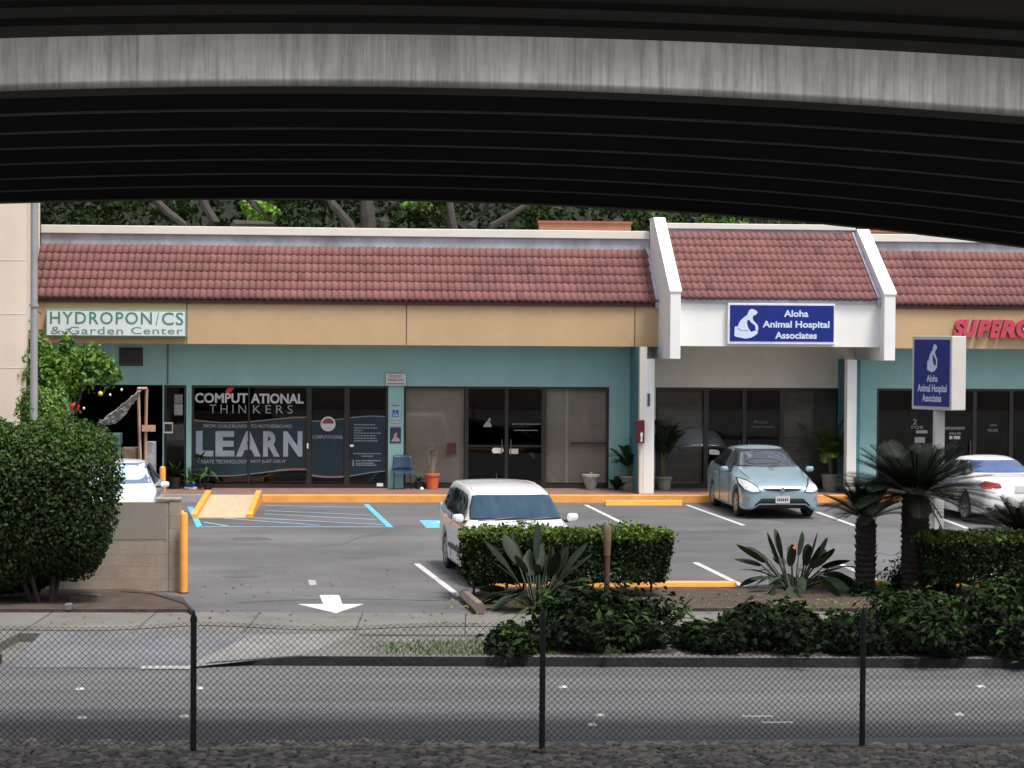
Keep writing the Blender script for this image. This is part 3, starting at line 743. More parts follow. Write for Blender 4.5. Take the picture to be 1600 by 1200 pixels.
tiles('bay_tiled_roof', XWL[1] + .05, XWR[0] - .05, YB - .08, ZBF1 + .05, YBT, ZBT, 9, 3)
mb = MB()
mb.box(XL0, XWL[0], YA - .06, YA - .003, ZT - .07, ZT + .02); mb.box(XWR[1], XR0, YA - .06, YA - .003, ZT - .07, ZT + .02)
mb.build('eave_trim', mat('dark_eave', (.06, .025, .025), .7), bd)
mb = MB(); mb.box(XWL[1], XWR[0], YB - .05, YB - .003, ZBF1 - .06, ZBF1 + .03); mb.build('eave_trim', M['flash'], bd)
ZP0, ZP1 = fz(369, YT + .1, 500), fz(356, YT + .1, 500)
mb = MB(); mb.box(XL0, XWL[0], YT + .05, YT + .12, ZTT - .1, ZP0); mb.box(XWR[1], XR0, YT + .05, YT + .12, ZTT - .3, ZP0); mb.build('flashing', M['flash'], bd)
mb = MB(); mb.box(XL0, XWL[0], YT - .02, YT + .3, ZP0 + .002, ZP1); mb.box(XWR[1], XR0, YT - .02, YT + .3, ZP0 + .002, ZP1 - .01); mb.build('parapet', M['offwhite'], bd, bevel=.015)
mb = MB(); mb.box(XWL[1], XWR[0], YBT + .02, YBT + .1, ZBT - .1, fz(359, YBT, 1180)); mb.build('bay_flashing', M['flash'], bd)
mb = MB(); mb.box(XWL[1], XWR[0], YBT - .04, YBT + .3, fz(359, YBT, 1180) + .002, fz(350, YBT, 1180)); mb.build('bay_parapet', M['offwhite'], bd, bevel=.015)
for X_, s in ((XWL[0], -1), (XWR[0], -1)):
    y0_, z0_, y1_, z1_ = (YA - .1, ZT + .14, YT + .1, ZTT + .12) if X_ is XWL[0] else (YB - .1, ZBF1 + .12, YBT + .1, ZBT + .12)
    mb = MB(); mb.prism([(X_ + s * .09, y0_, z0_ - .25), (X_ + s * .09, y0_, z0_), (X_ + s * .09, y1_, z1_), (X_ + s * .09, y1_, z1_ - .25)], (.086, 0, 0)); mb.build('side_flashing', M['flash'], bd)
mb = MB(); mb.box(XL0, XR0, YT + .31, YG + 13.9, ZP0 - .5, ZP0 - .35); mb.build('flat_roof', M['roofing'], bd)

# rooms behind the shop windows
mb = MB()
for i, (a, b) in enumerate(ops):
    if i == 1: continue
    a_, b_ = (ops[0][0], ops[1][1]) if i == 0 else (a, b)
    y0_, y1_ = YG + .26, YG + 5
    mb.add([(a_ - .3, y0_, ZW + .004), (b_ + .3, y0_, ZW + .004), (b_ + .3, y1_, ZW + .004), (a_ - .3, y1_, ZW + .004),
            (a_ - .3, y0_, ZH + .3), (b_ + .3, y0_, ZH + .3), (b_ + .3, y1_, ZH + .3), (a_ - .3, y1_, ZH + .3)],
           [(0, 1, 2, 3), (4, 7, 6, 5), (3, 2, 6, 7), (0, 3, 7, 4), (1, 5, 6, 2)])
mb.build('interior', M['interior'], bd, fix=False)

# storefronts: frame (part) > panes and doors (sub-parts)
YP = YG + .06
def storefront(x0, x1, mull, glass, name='storefront', label=None, transom=None, fm='frame', mw=.05, kick=.1):
    mb = MB(); fr = .06
    mb.box(x0, x1, YG + .02, YG + .14, ZH - fr, ZH - .001); mb.box(x0, x1, YG + .02, YG + .14, zg + .001, zg + kick)
    mb.box(x0 + .001, x0 + fr, YG + .021, YG + .139, zg + kick, ZH - fr); mb.box(x1 - fr, x1 - .001, YG + .021, YG + .139, zg + kick, ZH - fr)
    for m_ in mull: mb.box(m_[0], m_[1], YG + .019, YG + .141, zg + kick, ZH - fr)
    if transom:
        for (a, b, z) in transom: mb.box(a, b, YG + .03, YG + .12, z - .02, z + .02)
    o = mb.build(name, M[fm], bd, label=label)
    ed = [x0 + fr] + [v for m_ in mull for v in m_] + [x1 - fr]
    for k in range(0, len(ed), 2):
        g_ = glass[k // 2] if isinstance(glass, list) else glass
        mb = MB(); mb.box(ed[k], ed[k + 1], YP, YP + .008, zg + kick, ZH - fr); p_ = mb.build('pane', M[g_], o)
    return o
P_ = lambda a, b: (fx(a), fx(b))
sA = storefront(ops[2][0], ops[2][1], [P_(387.5, 390), P_(479, 486.5), P_(538, 546), P_(599, 606.2)][:3], 'glass', label='dark storefront with white lettering')
sB = storefront(ops[3][0], ops[3][1], [P_(726, 732), P_(789, 794), P_(846, 853.5)], ['glass_clear', 'glass', 'glass', 'glass_clear'], transom=[(fx(732), fx(846), fz(697)), (fx(892), fx(948), fz(692))], label='storefront with beige blinds either side of a dark double door')
sC = storefront(ops[4][0], ops[4][1], [P_(1100, 1107), P_(1160, 1166), P_(1218, 1225)], ['glass_clear', 'glass', 'glass', 'glass_clear'], transom=[(fx(1107), fx(1218), fz(698, px=1160))], label='dark bay storefront with double door')
sD = storefront(ops[5][0], ops[5][1], [P_(1459, 1466), P_(1520, 1526), P_(1577, 1583), P_(1640, 1645)], 'glass', label='dark storefront behind the pole sign')
sE = storefront(ops[1][0], ops[1][1], [], 'glass', name='shop_door', label='narrow dark glass door with posters', transom=[(ops[1][0] + .06, ops[1][1] - .06, fz(690, px=270))])
# blinds
mb = MB()
mb.box(fx(632), fx(725.5), YG + .20, YG + .23, zg + .13, ZH - .04); mb.build('window_blind', M['blind'], bd)
mb = MB(); mb.box(fx(854), fx(950), YG + .20, YG + .23, zg + .13, ZH - .04); mb.build('window_blind', M['blind'], bd)
mb = MB(); mb.box(fx(884), fx(888.5), YG + .16, YG + .18, zg + .13, ZH - .06); mb.build('pale_strip', M['beige'], bd)  # narrow pale upright strip before the right blind
for a, b in ((1027, 1099), (1226, 1309)):
    mb = MB(); z = zg + .12
    while z < ZH - .1:
        mb.add([(fx(a), YG + .18, z), (fx(b), YG + .18, z), (fx(b), YG + .215, z + .045), (fx(a), YG + .215, z + .045)], [(0, 1, 2, 3)]); z += .052
    mb.build('slatted_blind', mat('slats', (.26, .235, .20), .7, var=.35, scale=.9, stretch=(.6, 1, 2)), bd, fix=False)
# door handles and stickers
for a, s in ((784, sB), (798, sB), (1155, sC), (1170, sC), (1516, sD)):
    mb = MB(); x = fx(a); mb.tube([(x, YG + .01, zg + .85), (x, YG - .04, zg + .9), (x, YG - .04, zg + 1.2), (x, YG + .01, zg + 1.25)], .014, 8)
    mb.build('door_handle', M['frame_grey'], s)
YD = YG + .052
whitev = mat('vinyl_white', (.46, .48, .52), .5, var=.12, scale=2); greyv = mat('vinyl_grey', (.25, .27, .30), .5, var=.1)
redv = mat('vinyl_red', (.60, .03, .04), .5); dimv = mat('vinyl_dim', (.16, .18, .20), .5, var=.2)
def T(mb, s, x0, x1, y0, y1, **k):
    """letters on the glass, fitted to the measured extent"""
    text_fit(mb, s, fx(x0), fx(x1), fz(y1), fz(y0), (0, YD, 0), EX, EZ, **k); return mb
def zed(py, px=450): return F(px, py, YG).z
# tinted film band on the first storefront
def wavez(px, top):
    t = (px - 298) / 308 * 2 * math.pi * 1.0
    if top: return 657.5 + 4.2 * math.sin(t * 1.25 + .1) if px < 480 else 655 + 4 * math.sin(t * 1.7 + 1.1)
    return 739 + 5 * math.sin(t * 1.25 + .35) if px < 480 else 741 + 5 * math.sin(t * 1.7 + .2)
def film(a, b, m):
    mb = MB(); k = 12
    for i in range(k):
        p, q = a + (b - a) * i / k, a + (b - a) * (i + 1) / k
        mb.add([(fx(p), YD + .004, fz(wavez(p, 0))), (fx(q), YD + .004, fz(wavez(q, 0))), (fx(q), YD + .004, fz(wavez(q, 1))), (fx(p), YD + .004, fz(wavez(p, 1)))], [(0, 1, 2, 3)])
    return mb.build('window_film', m, sA)
fm_ = mat('film_print', (.006, .011, .010), .35, col2=(.008, .035, .055), scale=.9, var=.2)
fm2 = mat('film_navy', (.005, .011, .021), .35, col2=(.006, .035, .055), scale=1.4, var=.2)
film(302, 387, fm_); film(390.5, 478.5, fm_); film(487, 537.5, fm2); film(546.5, 602, fm2)
def ribbon(a, b, top, dz, th, m):
    mb = MB(); k = 14
    for i in range(k):
        p, q = a + (b - a) * i / k, a + (b - a) * (i + 1) / k
        zp, zq = wavez(p, top) + dz, wavez(q, top) + dz
        mb.add([(fx(p), YD + .002, fz(zp + th)), (fx(q), YD + .002, fz(zq + th)), (fx(q), YD + .002, fz(zq)), (fx(p), YD + .002, fz(zp))], [(0, 1, 2, 3)])
    mb.build('ribbon_graphic', m, sA)
for a, b in ((302, 387), (390.5, 478.5), (487, 537.5), (546.5, 602)):
    ribbon(a, b, 1, -1.2, 1.6, dimv); ribbon(a, b, 0, -.6, 1.6, dimv)
rr_ = mat('vinyl_rust', (.25, .06, .05), .5)
for a, b, t in ((302, 325, 1), (450, 478, 1), (430, 478, 0), (487, 537, 0)): ribbon(a, b, t, -2.0, 1.2, rr_)
for tx, a, b, c_, d_, mm, kw in (('COMPUT', 304, 387, 615.5, 631, whitev, dict(bold=.03)), ('ATIONAL', 391.5, 474, 616, 631.5, whitev, dict(bold=.03)), ('THIN', 327, 384, 633.5, 647, greyv, dict(space=1.5, bold=-.005)), ('KERS', 395, 457, 634, 647, greyv, dict(space=1.5, bold=-.005)),
        ('FROM CHALKBOARD', 318, 386, 664, 669.5, greyv, dict(bold=.01)), ('TO MOTHERBOARD', 391, 456, 664, 669.5, greyv, dict(bold=.01)), ('CREATE TECHNOLOGY', 309, 386, 719, 725, greyv, dict(bold=.01)), ('NOT JUST USE IT', 392, 447, 719, 725, greyv, dict(bold=.01))):
    T(MB(), tx, a, b, c_, d_, **kw).build('lettering', mm, sA)
mb = MB()
for ch, a, b in (('L', 306, 333), ('E', 336.5, 366), ('A', 368.5, 407), ('R', 411, 437), ('N', 442.5, 472.5)): T(mb, ch, a, b, 674.5, 714, bold=.045)
mb.build('lettering', mat('vinyl_pale', (.27, .32, .38), .5, var=.2, scale=2), sA)
mb = MB(); mb.sheet if 0 else None
bird = [(352, 613), (354, 609), (357, 607.5), (361, 605.5), (365, 604), (364.5, 607), (365, 609.5), (362, 611), (361, 614), (357, 615.5), (353, 615)]
mb.prism([(fx(a), YD, fz(b)) for a, b in bird], (0, .003, 0)); mb.build('bird_emblem', redv, sA)
# door emblem and small print
cx_, cz_ = fx(512.5), fz(663)
mb = MB(); mb.lathe([(.19, 0), (.19, .003)], (cx_, YD - .002, cz_), 28, 'y'); mb.build('round_emblem', whitev, sA)
mb = MB(); mb.prism([(cx_ + .145 * math.cos(t), YD - .006, cz_ + .01 + .135 * math.sin(t)) for t in np.linspace(0, math.pi, 14)], (0, .003, 0)); mb.build('emblem_cap', mat('vinyl_maroon', (.22, .03, .05), .5), sA)
mb = T(MB(), 'COMPUTATIONAL', 488, 536, 680.5, 686, bold=.01); mb.build('lettering', greyv, sA)
mb = MB()
for i, (a, b, y) in enumerate(((553, 586, 664), (553, 590, 669), (553, 566, 673), (553, 596, 677), (553, 587, 681), (553, 588, 685), (553, 591, 689), (552, 596, 709), (565, 583, 713), (556, 595, 720), (556, 584, 724), (556, 588, 727))):
    x = a
    g = random.Random(i)
    while x < b:
        w_ = g.uniform(1.5, 5); mb.box(fx(x), fx(min(b, x + w_)), YD - .002, YD, fz(y + 1.0), fz(y - .8)); x += w_ + .9
mb.box(fx(551), fx(553), YD - .003, YD - .001, fz(729), fz(719)); mb.build('small_print', mat('print_grey', (.2, .22, .25), .5), sA)
mb = MB(); mb.box(fx(547), fx(552.5), YG + .01, YG + .015, fz(698.5), fz(695)); mb.box(fx(589), fx(599), YG + .01, YG + .015, fz(760), fz(755)); mb.box(fx(479.5), fx(482), YG + .0, YG + .015, fz(701), fz(693)); mb.build('door_sticker', M['white'], sA)
# inside first shop: pale boxes and ceiling lights glimpsed
mb = MB(); mb.prism([(fx(a), YG + .4, fz(b)) for a, b in ((547, 762), (548, 742), (562, 734), (577, 733), (582, 762))], (0, .03, 0)); mb.build('display_board', M['blind'], bd)
# door markings on other shops
mb = T(MB(), 'animal hospital', 800, 844, 660, 664.5); mb.box(fx(803), fx(840), YD - .002, YD, fz(672.5), fz(671.5)); 
mb.prism([(fx(a), YD - .002, fz(b)) for a, b in ((755, 667), (758, 661), (762, 657), (765, 652), (767, 655), (765, 659), (768, 663), (768, 667))], (0, .003, 0)); mb.build('lettering', greyv, sB)
mb = MB(); mb.prism([(fx(a), YG + .012, fz(b)) for a, b in ((769, 702), (771, 699.5), (786, 699.5), (787, 705), (784, 708), (771, 708), (769, 705))], (0, .005, 0)); mb.build('door_notice', M['offwhite'], sB)
mb = MB(); mb.box(fx(796), fx(810), YG + .045, YG + .05, fz(709), fz(701)); mb.build('door_notice', M['blind'], sB)
mb = MB(); mb.box(fx(699), fx(713), YG + .045, YG + .05, fz(710), fz(692)); mb.build('small_notice', mat('maroon', (.07, .015, .02), .5), sB)
mb = MB(); mb.prism([(fx(a), YG + .012, fz(b)) for a, b in ((1108, 704), (1110, 701), (1121, 702), (1125, 705), (1124, 710), (1109, 709))], (0, .005, 0)); mb.build('door_notice', M['offwhite'], sC)
mb = T(MB(), 'Aloha', 1178, 1200, 655, 660); T(mb, 'Animal Hospital', 1174, 1209, 663, 668); mb.build('lettering', dimv, sC)
mb = T(MB(), '2', 1427, 1433, 652, 661, bold=.02); T(mb, 'FOR', 1425, 1444, 663, 668); mb.box(fx(1430), fx(1446), YD - .002, YD, fz(690), fz(681)); mb.box(fx(1432), fx(1450), YD - .002, YD, fz(675), fz(670)); mb.build('window_notice', greyv, sD)
mb = T(MB(), 'APPOINTMENTS', 1477, 1508, 664.5, 669); T(mb, 'WALK-INS', 1484, 1502, 673, 677); mb.box(fx(1484), fx(1489), YD - .002, YD, fz(684), fz(679)); mb.box(fx(1491), fx(1501), YD - .002, YD, fz(684), fz(679)); mb.build('window_notice', whitev, sD)
mb = T(MB(), 'OPEN', 1548, 1558, 660, 663.5); T(mb, 'WELCOME', 1544, 1560, 667.5, 672); mb.build('lettering', greyv, sD)
# shelves seen through the salon window
mb = MB()
mb.box(fx(1379), fx(1381), YG + .5, YG + .55, zg, ZH - .3)
for y in (651, 672, 690): mb.box(fx(1383), fx(1450), YG + .6, YG + .9, fz(y + 1), fz(y))
mb.build('display_shelf', M['blind'], bd)
mb = MB(); g = random.Random(4)
for y in (651, 672, 690):
    x = 1386
    while x < 1440:
        h_ = g.uniform(5, 13); w_ = g.uniform(3, 6); mb.box(fx(x), fx(x + w_), YG + .62, YG + .7, fz(y), fz(y - h_)); x += w_ + g.uniform(1, 6)
mb.build('shelf_goods', mat('goods', (.16, .15, .14), .6, var=.6, scale=4), bd)
for px in (1548, 1590):
    mb = MB(); mb.box(fx(px), fx(px + 14), YG + 1.2, YG + 1.6, zg, zg + 1.4); mb.build('display_shelf', mat('wood_in', (.10, .045, .03), .6), bd)
# posters on narrow door, conduit, vent
mb = MB(); mb.box(fx(272), fx(285), YG + .03, YG + .035, fz(632), fz(618)); mb.build('posted_sheet', dimv, sE)
mb = MB(); mb.box(fx(272), fx(285), YG + .03, YG + .035, fz(650), fz(633)); mb.build('posted_sheet', greyv, sE)
mb = MB(); mb.box(fx(255), fx(270), YG + .01, YG + .018, fz(678), fz(661)); ps = mb.build('door_plate', M['offwhite'], sE)
mb = MB(); mb.box(fx(257), fx(268.5), YG + .006, YG + .0095, fz(675.5), fz(663.5)); mb.build('plate_face', M['frame'], sE)
mb = MB(); mb.tube([(fx(262), YG - .02, ZH + .02), (fx(262), YG - .02, ZF)], .014, 8); mb.build('conduit', M['frame_grey'], bd)
vx0, vx1, vz0, vz1 = fx(186), fx(223), fz(574), fz(546)
mb = MB(); mb.box(vx0, vx1, YG - .03, YG - .002, vz0, vz1); vo = mb.build('wall_vent', M['frame'], bd)
mb = MB(); z = vz0 + .03
while z < vz1 - .05: mb.add([(vx0 + .03, YG - .035, z), (vx1 - .03, YG - .035, z), (vx1 - .03, YG - .07, z + .035), (vx0 + .03, YG - .07, z + .035)], [(0, 1, 2, 3)]); z += .055
mb.build('louvre', M['frame_grey'], vo, fix=False)
# ================================================================== neighbours and things on the roof behind
xc = F(41, 450, 46.5).x
nb = empty('cream_building', (xc - 5, 46.5, 0), 0, 'plain cream rendered building at the left edge behind the pole', 'building')
xd = F(60, 330, 55).x
mb = MB(); mb.box(xc - 14, xc, 46.5, 47.1, 0, 11); mb.box(xc - 14, xd, 55, 55.3, 0, 11); mb.box(xc - 14, xc - 2, 47.1, 55, 0, 11); mb.build('wall', M['wall_cream'], nb)
mb = MB(); mb.box(xc - 14.1, xc + .1, 46.4, 55.4, 11.001, 11.25); mb.build('roof_cap', M['white'], nb)
mb = MB()
for z in (2.1, 3.3, 4.5, 5.7): mb.box(xc - 14, xc - .02, 46.494, 46.4995, z, z + .012)
mb.build('render_joint', M['beige'], nb)
xq = F(52, 450, YA - .3).x
mb = MB(); mb.box(xq - .9, XL0 - .205, YA - .5, YG + 1, 0, fz(347, YA - .3)); o = mb.build('corner_pier', M['tan'], bd)
def brickwall(a, b, y0, Y, label):
    x0, x1 = F(a, y0, Y).x, F(b, y0, Y).x; zt = F((a + b) / 2, y0, Y).z
    r_ = empty('rooftop_parapet', (x0, Y, 4), 0, label, 'brick wall')
    mb = MB(); mb.box(x0, x1, Y, Y + .3, 3.2, zt - .06); mb.build('wall', block_mat('brick_courses', (.42, .16, .085), (.3, .2, .15), .22, .075, .008), r_)
    mb = MB(); mb.box(x0 - .04, x1 + .04, Y - .04, Y + .34, zt - .06, zt); mb.build('coping', mat('brick_cap', (.30, .10, .06), .8), r_)
brickwall(843, 986, 345.5, 60, 'orange brick parapet showing above the long cream roof edge')
brickwall(1330, 1460, 360, 60, 'orange brick parapet glimpsed just right of the right wing wall')

# ================================================================== signs
def box_sign(name, label, x0, x1, y0, y1, Y, d, m_box, cat='sign'):
    a, b = F(x0, (y0 + y1) / 2, Y - d).x, F(x1, (y0 + y1) / 2, Y - d).x; z1, z0 = F((x0 + x1) / 2, y0, Y - d).z, F((x0 + x1) / 2, y1, Y - d).z
    r_ = empty(name, ((a + b) / 2, Y, z0), 0, label, cat)
    mb = MB(); mb.box(a, b, Y - d, Y - .004, z0, z1); mb.build('cabinet', m_box, r_, bevel=.01)
    return r_, a, b, z0, z1
r_, a, b, z0, z1 = box_sign('shop_sign', 'white box sign with green lettering for hydroponics, above the left shop', 71.5, 291, 484.5, 526, YA, .22, mat('sign_green_edge', (.16, .32, .27), .5))
yf = YA - .224
mb = MB(); mb.box(a + .03, b - .03, yf - .004, yf, z0 + .03, z1 - .03); mb.build('face', mat('sign_white', (.66, .74, .74), .4, var=.03), r_)
H = z1 - z0; W = b - a; gt = mat('sign_green', (.08, .22, .18), .5, var=.15, scale=4)
def S(mb, s, u0, u1, v0, v1, **k): text_fit(mb, s, a + W * u0, a + W * u1, z0 + H * v0, z0 + H * v1, (0, yf - .008, 0), EX, EZ, **k)
mb = MB(); S(mb, 'HYDROPON', .03, .755, .46, .93, bold=.012, space=1.15); S(mb, 'I', .782, .805, .44, .92, shear=.35); S(mb, 'CS', .825, .98, .44, .93, bold=.012, space=1.1)
mb.build('lettering', gt, r_)
mb = MB(); S(mb, '& Garden', .035, .55, .08, .37, bold=.008, space=1.1); S(mb, 'Center', .605, .975, .1, .37, bold=.008, space=1.1); mb.build('lettering', mat('sign_grey_green', (.14, .25, .24), .5), r_)
# hospital wall sign
r_, a, b, z0, z1 = box_sign('hospital_sign', 'wide blue sign with white lettering and kneeling figure on the white fascia', 1137, 1304.5, 474, 538, YB, .12, mat('sign_frame_white', (.72, .72, .80), .4))
yf = YB - .124; W = b - a; H = z1 - z0
blue = mat('sign_blue', (.005, .02, .20), .3, var=.15, scale=1.2)
mb = MB(); mb.box(a + .055, b - .03, yf - .004, yf, z0 + .07, z1 - .05); mb.build('face', blue, r_)
wl = mat('sign_letter', (.60, .68, .86), .4, var=.03)
# region 1130..1310 x 465..545 shown at 8.889x
def SG(u, v): return (a + (u / 8.889 + 1130 - 1137) / 167.5 * W, yf - .008, z1 - (v / 8.889 + 465 - 474) / 64 * H)
def ST(mb, s, u0, u1, v0, v1, **k):
    p, q = SG(u0, v1), SG(u1, v0); text_fit(mb, s, p[0], q[0], p[2], q[2], (0, yf - .008, 0), EX, EZ, **k)
mb = MB(); ST(mb, 'Aloha', 840, 1180, 172, 268, bold=.03); ST(mb, 'Animal Hospital', 545, 1475, 322, 445, bold=.03); ST(mb, 'Associates', 720, 1300, 475, 572, bold=.03); mb.build('lettering', wl, r_)
fig_body = [(395, 160), (430, 170), (462, 188), (474, 212), (450, 240), (415, 255), (405, 285), (415, 320), (445, 350), (478, 385), (486, 430), (478, 462), (455, 466), (446, 440), (445, 400), (425, 375), (385, 350), (360, 312), (335, 318), (326, 345), (335, 390), (350, 430), (370, 458), (385, 478), (420, 470), (450, 455), (482, 470), (472, 505), (430, 535), (385, 560), (310, 573), (240, 560), (170, 545), (155, 530), (160, 405), (200, 405), (215, 365), (240, 320), (290, 275), (335, 240), (345, 205), (362, 172)]
mb = MB(); mb.prism([SG(u, v) for u, v in fig_body], (0, .003, 0)); mb.build('kneeling_figure', wl, r_)
mb = MB(); mb.tube([Vector(SG(u, v)) - Vector((0, .003, 0)) for u, v in ((200, 425), (230, 448), (290, 455), (350, 452))], .006, 5); mb.build('figure_line', blue, r_)
# red raised letters at the right
r_ = empty('salon_sign', (fx(1540, YA), YA, fz(530, YA)), 0, 'raised red slanted letters on the tan fascia at the far right', 'sign')
red = mat('sign_red', (.50, .055, .10), .45, var=.12, scale=3)
zA, zB = F(1530, 527.5, YA - .15).z, F(1530, 499.5, YA - .15).z
def rx_(p): return F(p, 513, YA - .15).x
mb = MB(); x = 1490
for ch, a0, b0 in (('S', 1490, 1508), ('U', 1505, 1528), ('P', 1526.5, 1549), ('E', 1547, 1566), ('R', 1563, 1588)):
    text_fit(mb, ch, rx_(a0), rx_(b0), zA, zB, (0, YA - .005, 0), EX, EZ, depth=.14, bold=.06, shear=.25)
mb.build('lettering', red, r_)
mb = MB(); cx_, cz_ = rx_(1605), (zA + zB) / 2; rr1 = (zB - zA) * .56
ring = [(cx_ + rr1 * 1.1 * math.cos(t), cz_ + rr1 * math.sin(t)) for t in np.linspace(.5, 2 * math.pi - .5, 30)] + [(cx_ + rr1 * .62 * math.cos(t), cz_ + rr1 * .55 * math.sin(t)) for t in np.linspace(2 * math.pi - .5, .5, 30)]
mb.prism([(p[0], YA - .145, p[1]) for p in ring], (0, .14, 0)); mb.build('round_letter', red, r_)
mb = MB(); mb.prism([(cx_ + (.15 + .0) + rr1 * .95 * math.cos(t), YA - .1, cz_ + rr1 * .38 * math.sin(t)) for t in np.linspace(0, 2 * math.pi, 20)[:-1]], (0, .05, 0)); mb.build('white_comb', M['white'], r_)
mb = MB(); text_fit(mb, 'UTS', rx_(1622), rx_(1690), zA, zB, (0, YA - .005, 0), EX, EZ, depth=.14, bold=.06, shear=.25); mb.build('lettering', red, r_)

# small notices on the teal pier
def plate(name, label, x0, x1, y0, y1, cat='notice', m=None, Y=YG, d=.02, parent=None):
    a, b = F(x0, y0, Y).x, F(x1, y0, Y).x; z1, z0 = F(x0, y0, Y).z, F(x0, y1, Y).z
    r_ = empty(name, ((a + b) / 2, Y, z0), 0, label, cat)
    mb = MB(); mb.box(a, b, Y - d, Y - .003, z0, z1); mb.build('board', m or M['white'], r_, bevel=.004)
    return r_, a, b, z0, z1, Y - d - .004
pw = mat('notice_white', (.62, .62, .62), .5, var=.04)
r_, a, b, z0, z1, yy = plate('parking_notice', 'white notice with faded red lettering above the teal pier', 603, 634, 584, 602.5, m=pw, Y=YG - .05)
W, H = b - a, z1 - z0; rt = mat('notice_red', (.35, .10, .12), .6)
mb = MB(); text_fit(mb, 'PERMIT', a + W * .17, a + W * .83, z0 + H * .66, z0 + H * .88, (0, yy, 0), EX, EZ); text_fit(mb, 'PARKING ONLY', a + W * .08, a + W * .92, z0 + H * .38, z0 + H * .58, (0, yy, 0), EX, EZ, bold=.02); mb.build('lettering', rt, r_)
mb = MB(); mb.box(a + W * .05, b - W * .05, yy - .001, yy, z0 + H * .12, z0 + H * .2); mb.build('underline', M['teal_dark'], r_)
r_, a, b, z0, z1, yy = plate('accessible_parking_sign', 'pale sign with a small blue wheelchair square on the teal pier', 609.5, 626, 628, 657, 'sign', m=mat('pale_teal_board', (.32, .46, .46), .6))
W, H = b - a, z1 - z0
mb = MB(); mb.box(a + W * .22, a + W * .8, yy - .002, yy, z0 + H * .2, z0 + H * .56); mb.build('blue_square', mat('isa_blue', (.01, .08, .45), .5), r_)
mb = MB(); c0 = Vector((a + W * .5, yy - .006, z0 + H * .33)); s = W * .3
mb.tube([c0 + Vector((s * .5 * math.cos(t), 0, s * .5 * math.sin(t))) for t in np.linspace(2.4, 6.0, 10)], .008, 5)
mb.tube([c0 + Vector((-s * .1, 0, s * 1.0)), c0 + Vector((-s * .05, 0, s * .25)), c0 + Vector((s * .4, 0, s * .2)), c0 + Vector((s * .6, 0, -s * .5))], .008, 5); mb.build('wheelchair_symbol', M['white'], r_)
mb = MB(); mb.box(a + W * .15, b - W * .15, yy - .001, yy, z0 + H * .78, z0 + H * .84); mb.build('small_print', M['teal_dark'], r_)
r_, a, b, z0, z1, yy = plate('wall_notice', 'plain pale notice between the wheelchair sign and the framed poster', 609, 627, 658, 666.5, m=mat('pale_teal_board2', (.36, .48, .48), .6))
mb = MB(); mb.box(a + .03, b - .03, yy - .001, yy, (z0 + z1) / 2, (z0 + z1) / 2 + .012); mb.build('small_print', M['teal_dark'], r_)
r_, a, b, z0, z1, yy = plate('framed_poster', 'small dark framed poster on the teal pier above the blue chair', 609.5, 626.5, 668, 692, 'poster', m=mat('poster_dark', (.03, .035, .06), .4)); W, H = b - a, z1 - z0
mb = MB(); mb.prism([(a + W * u, yy, z0 + H * v) for u, v in ((.15, .08), (.85, .1), (.9, .22), (.6, .4), (.65, .7), (.35, .55), (.3, .3), (.12, .18))], (0, -.002, 0)); mb.build('picture', mat('poster_pink', (.40, .30, .36), .5, var=.4, scale=8), r_)
# extinguisher cabinet on the partition end, dark sensor strip on pillar
a_ = F(991.5, 655, YG - 1.8).x; b_ = F(1005, 655, YG - 1.8).x; z1_, z0_ = fz(655, YG - 1.97), fz(691, YG - 1.97)
r_ = empty('extinguisher_box', ((a_ + b_) / 2, YG - 1.95, z0_), 0, 'narrow red extinguisher box beside the white pillar', 'extinguisher box')
mb = MB(); mb.box(a_, b_ - .005, YG - 2.10, YG - 1.955, z0_, z1_); mb.build('case', mat('case_red', (.10, .008, .014), .4), r_, bevel=.01)
mb = MB(); mb.prism([(a_ + (b_ - a_) * u, YG - 2.103, z0_ + (z1_ - z0_) * v) for u, v in ((.5, .05), (.75, .08), (.7, .2), (.8, .42), (.6, .5), (.45, .38), (.55, .25))], (0, -.003, 0)); mb.build('label_panel', M['offwhite'], r_)
zz1, zz0 = fz(613, YG - 1.95), fz(633, YG - 1.95); xx = F(1013.5, 620, YG - 1.95).x
mb = MB(); mb.box(xx - .03, xx + .03, YG - 1.98, YG - 1.953, zz0, zz1); o = mb.build('door_number_strip', M['frame_grey']); tag(o, 'narrow dark vertical strip fixed high on the white pillar', 'wall strip')

# free-standing pole sign
pb = G(1467, 908); dS = Vector((pb.x, pb.y, 0))
ps = empty('pole_sign', dS, 0, 'freestanding cream box sign with blue face on a white post above the hedge', 'sign')
dp = (pb - CAM).dot(FW); sS = FPX / dp
phi = R(56); wS, tS = .50 * 0 + (48 / sS) / math.cos(phi), (26 / sS) / math.sin(phi)
pz0, pz1 = F(1480, 641, pb.y).z, F(1480, 525, pb.y).z
corner = F(1480.5, 580, pb.y); corner = Vector((corner.x, corner.y - .25, 0))
uf = -(R0 * math.cos(phi)) + Vector((FW.x, FW.y, 0)).normalized() * math.sin(phi)     # from near corner along the blue face
us = (R0 * math.sin(phi)) + Vector((FW.x, FW.y, 0)).normalized() * math.cos(phi)      # along the cream side
def c3(f, s, z): v = corner + uf * f + us * s; return (v.x, v.y, z)
mb = MB(); mb.prism([c3(0, 0, pz0), c3(wS, 0, pz0), c3(wS, tS, pz0), c3(0, tS, pz0)], (0, 0, pz1 - pz0)); mb.build('cabinet', mat('cabinet_cream', (.60, .57, .53), .5, var=.04), ps, bevel=.015)
nf = -us.normalized()
def face_pt(u, v, off=.004): # u: 0 left .. 1 right as seen, v: 0 bottom..1 top
    p = Vector(c3(wS * (1 - u), 0, pz0 + (pz1 - pz0) * v)) + nf * off; return p
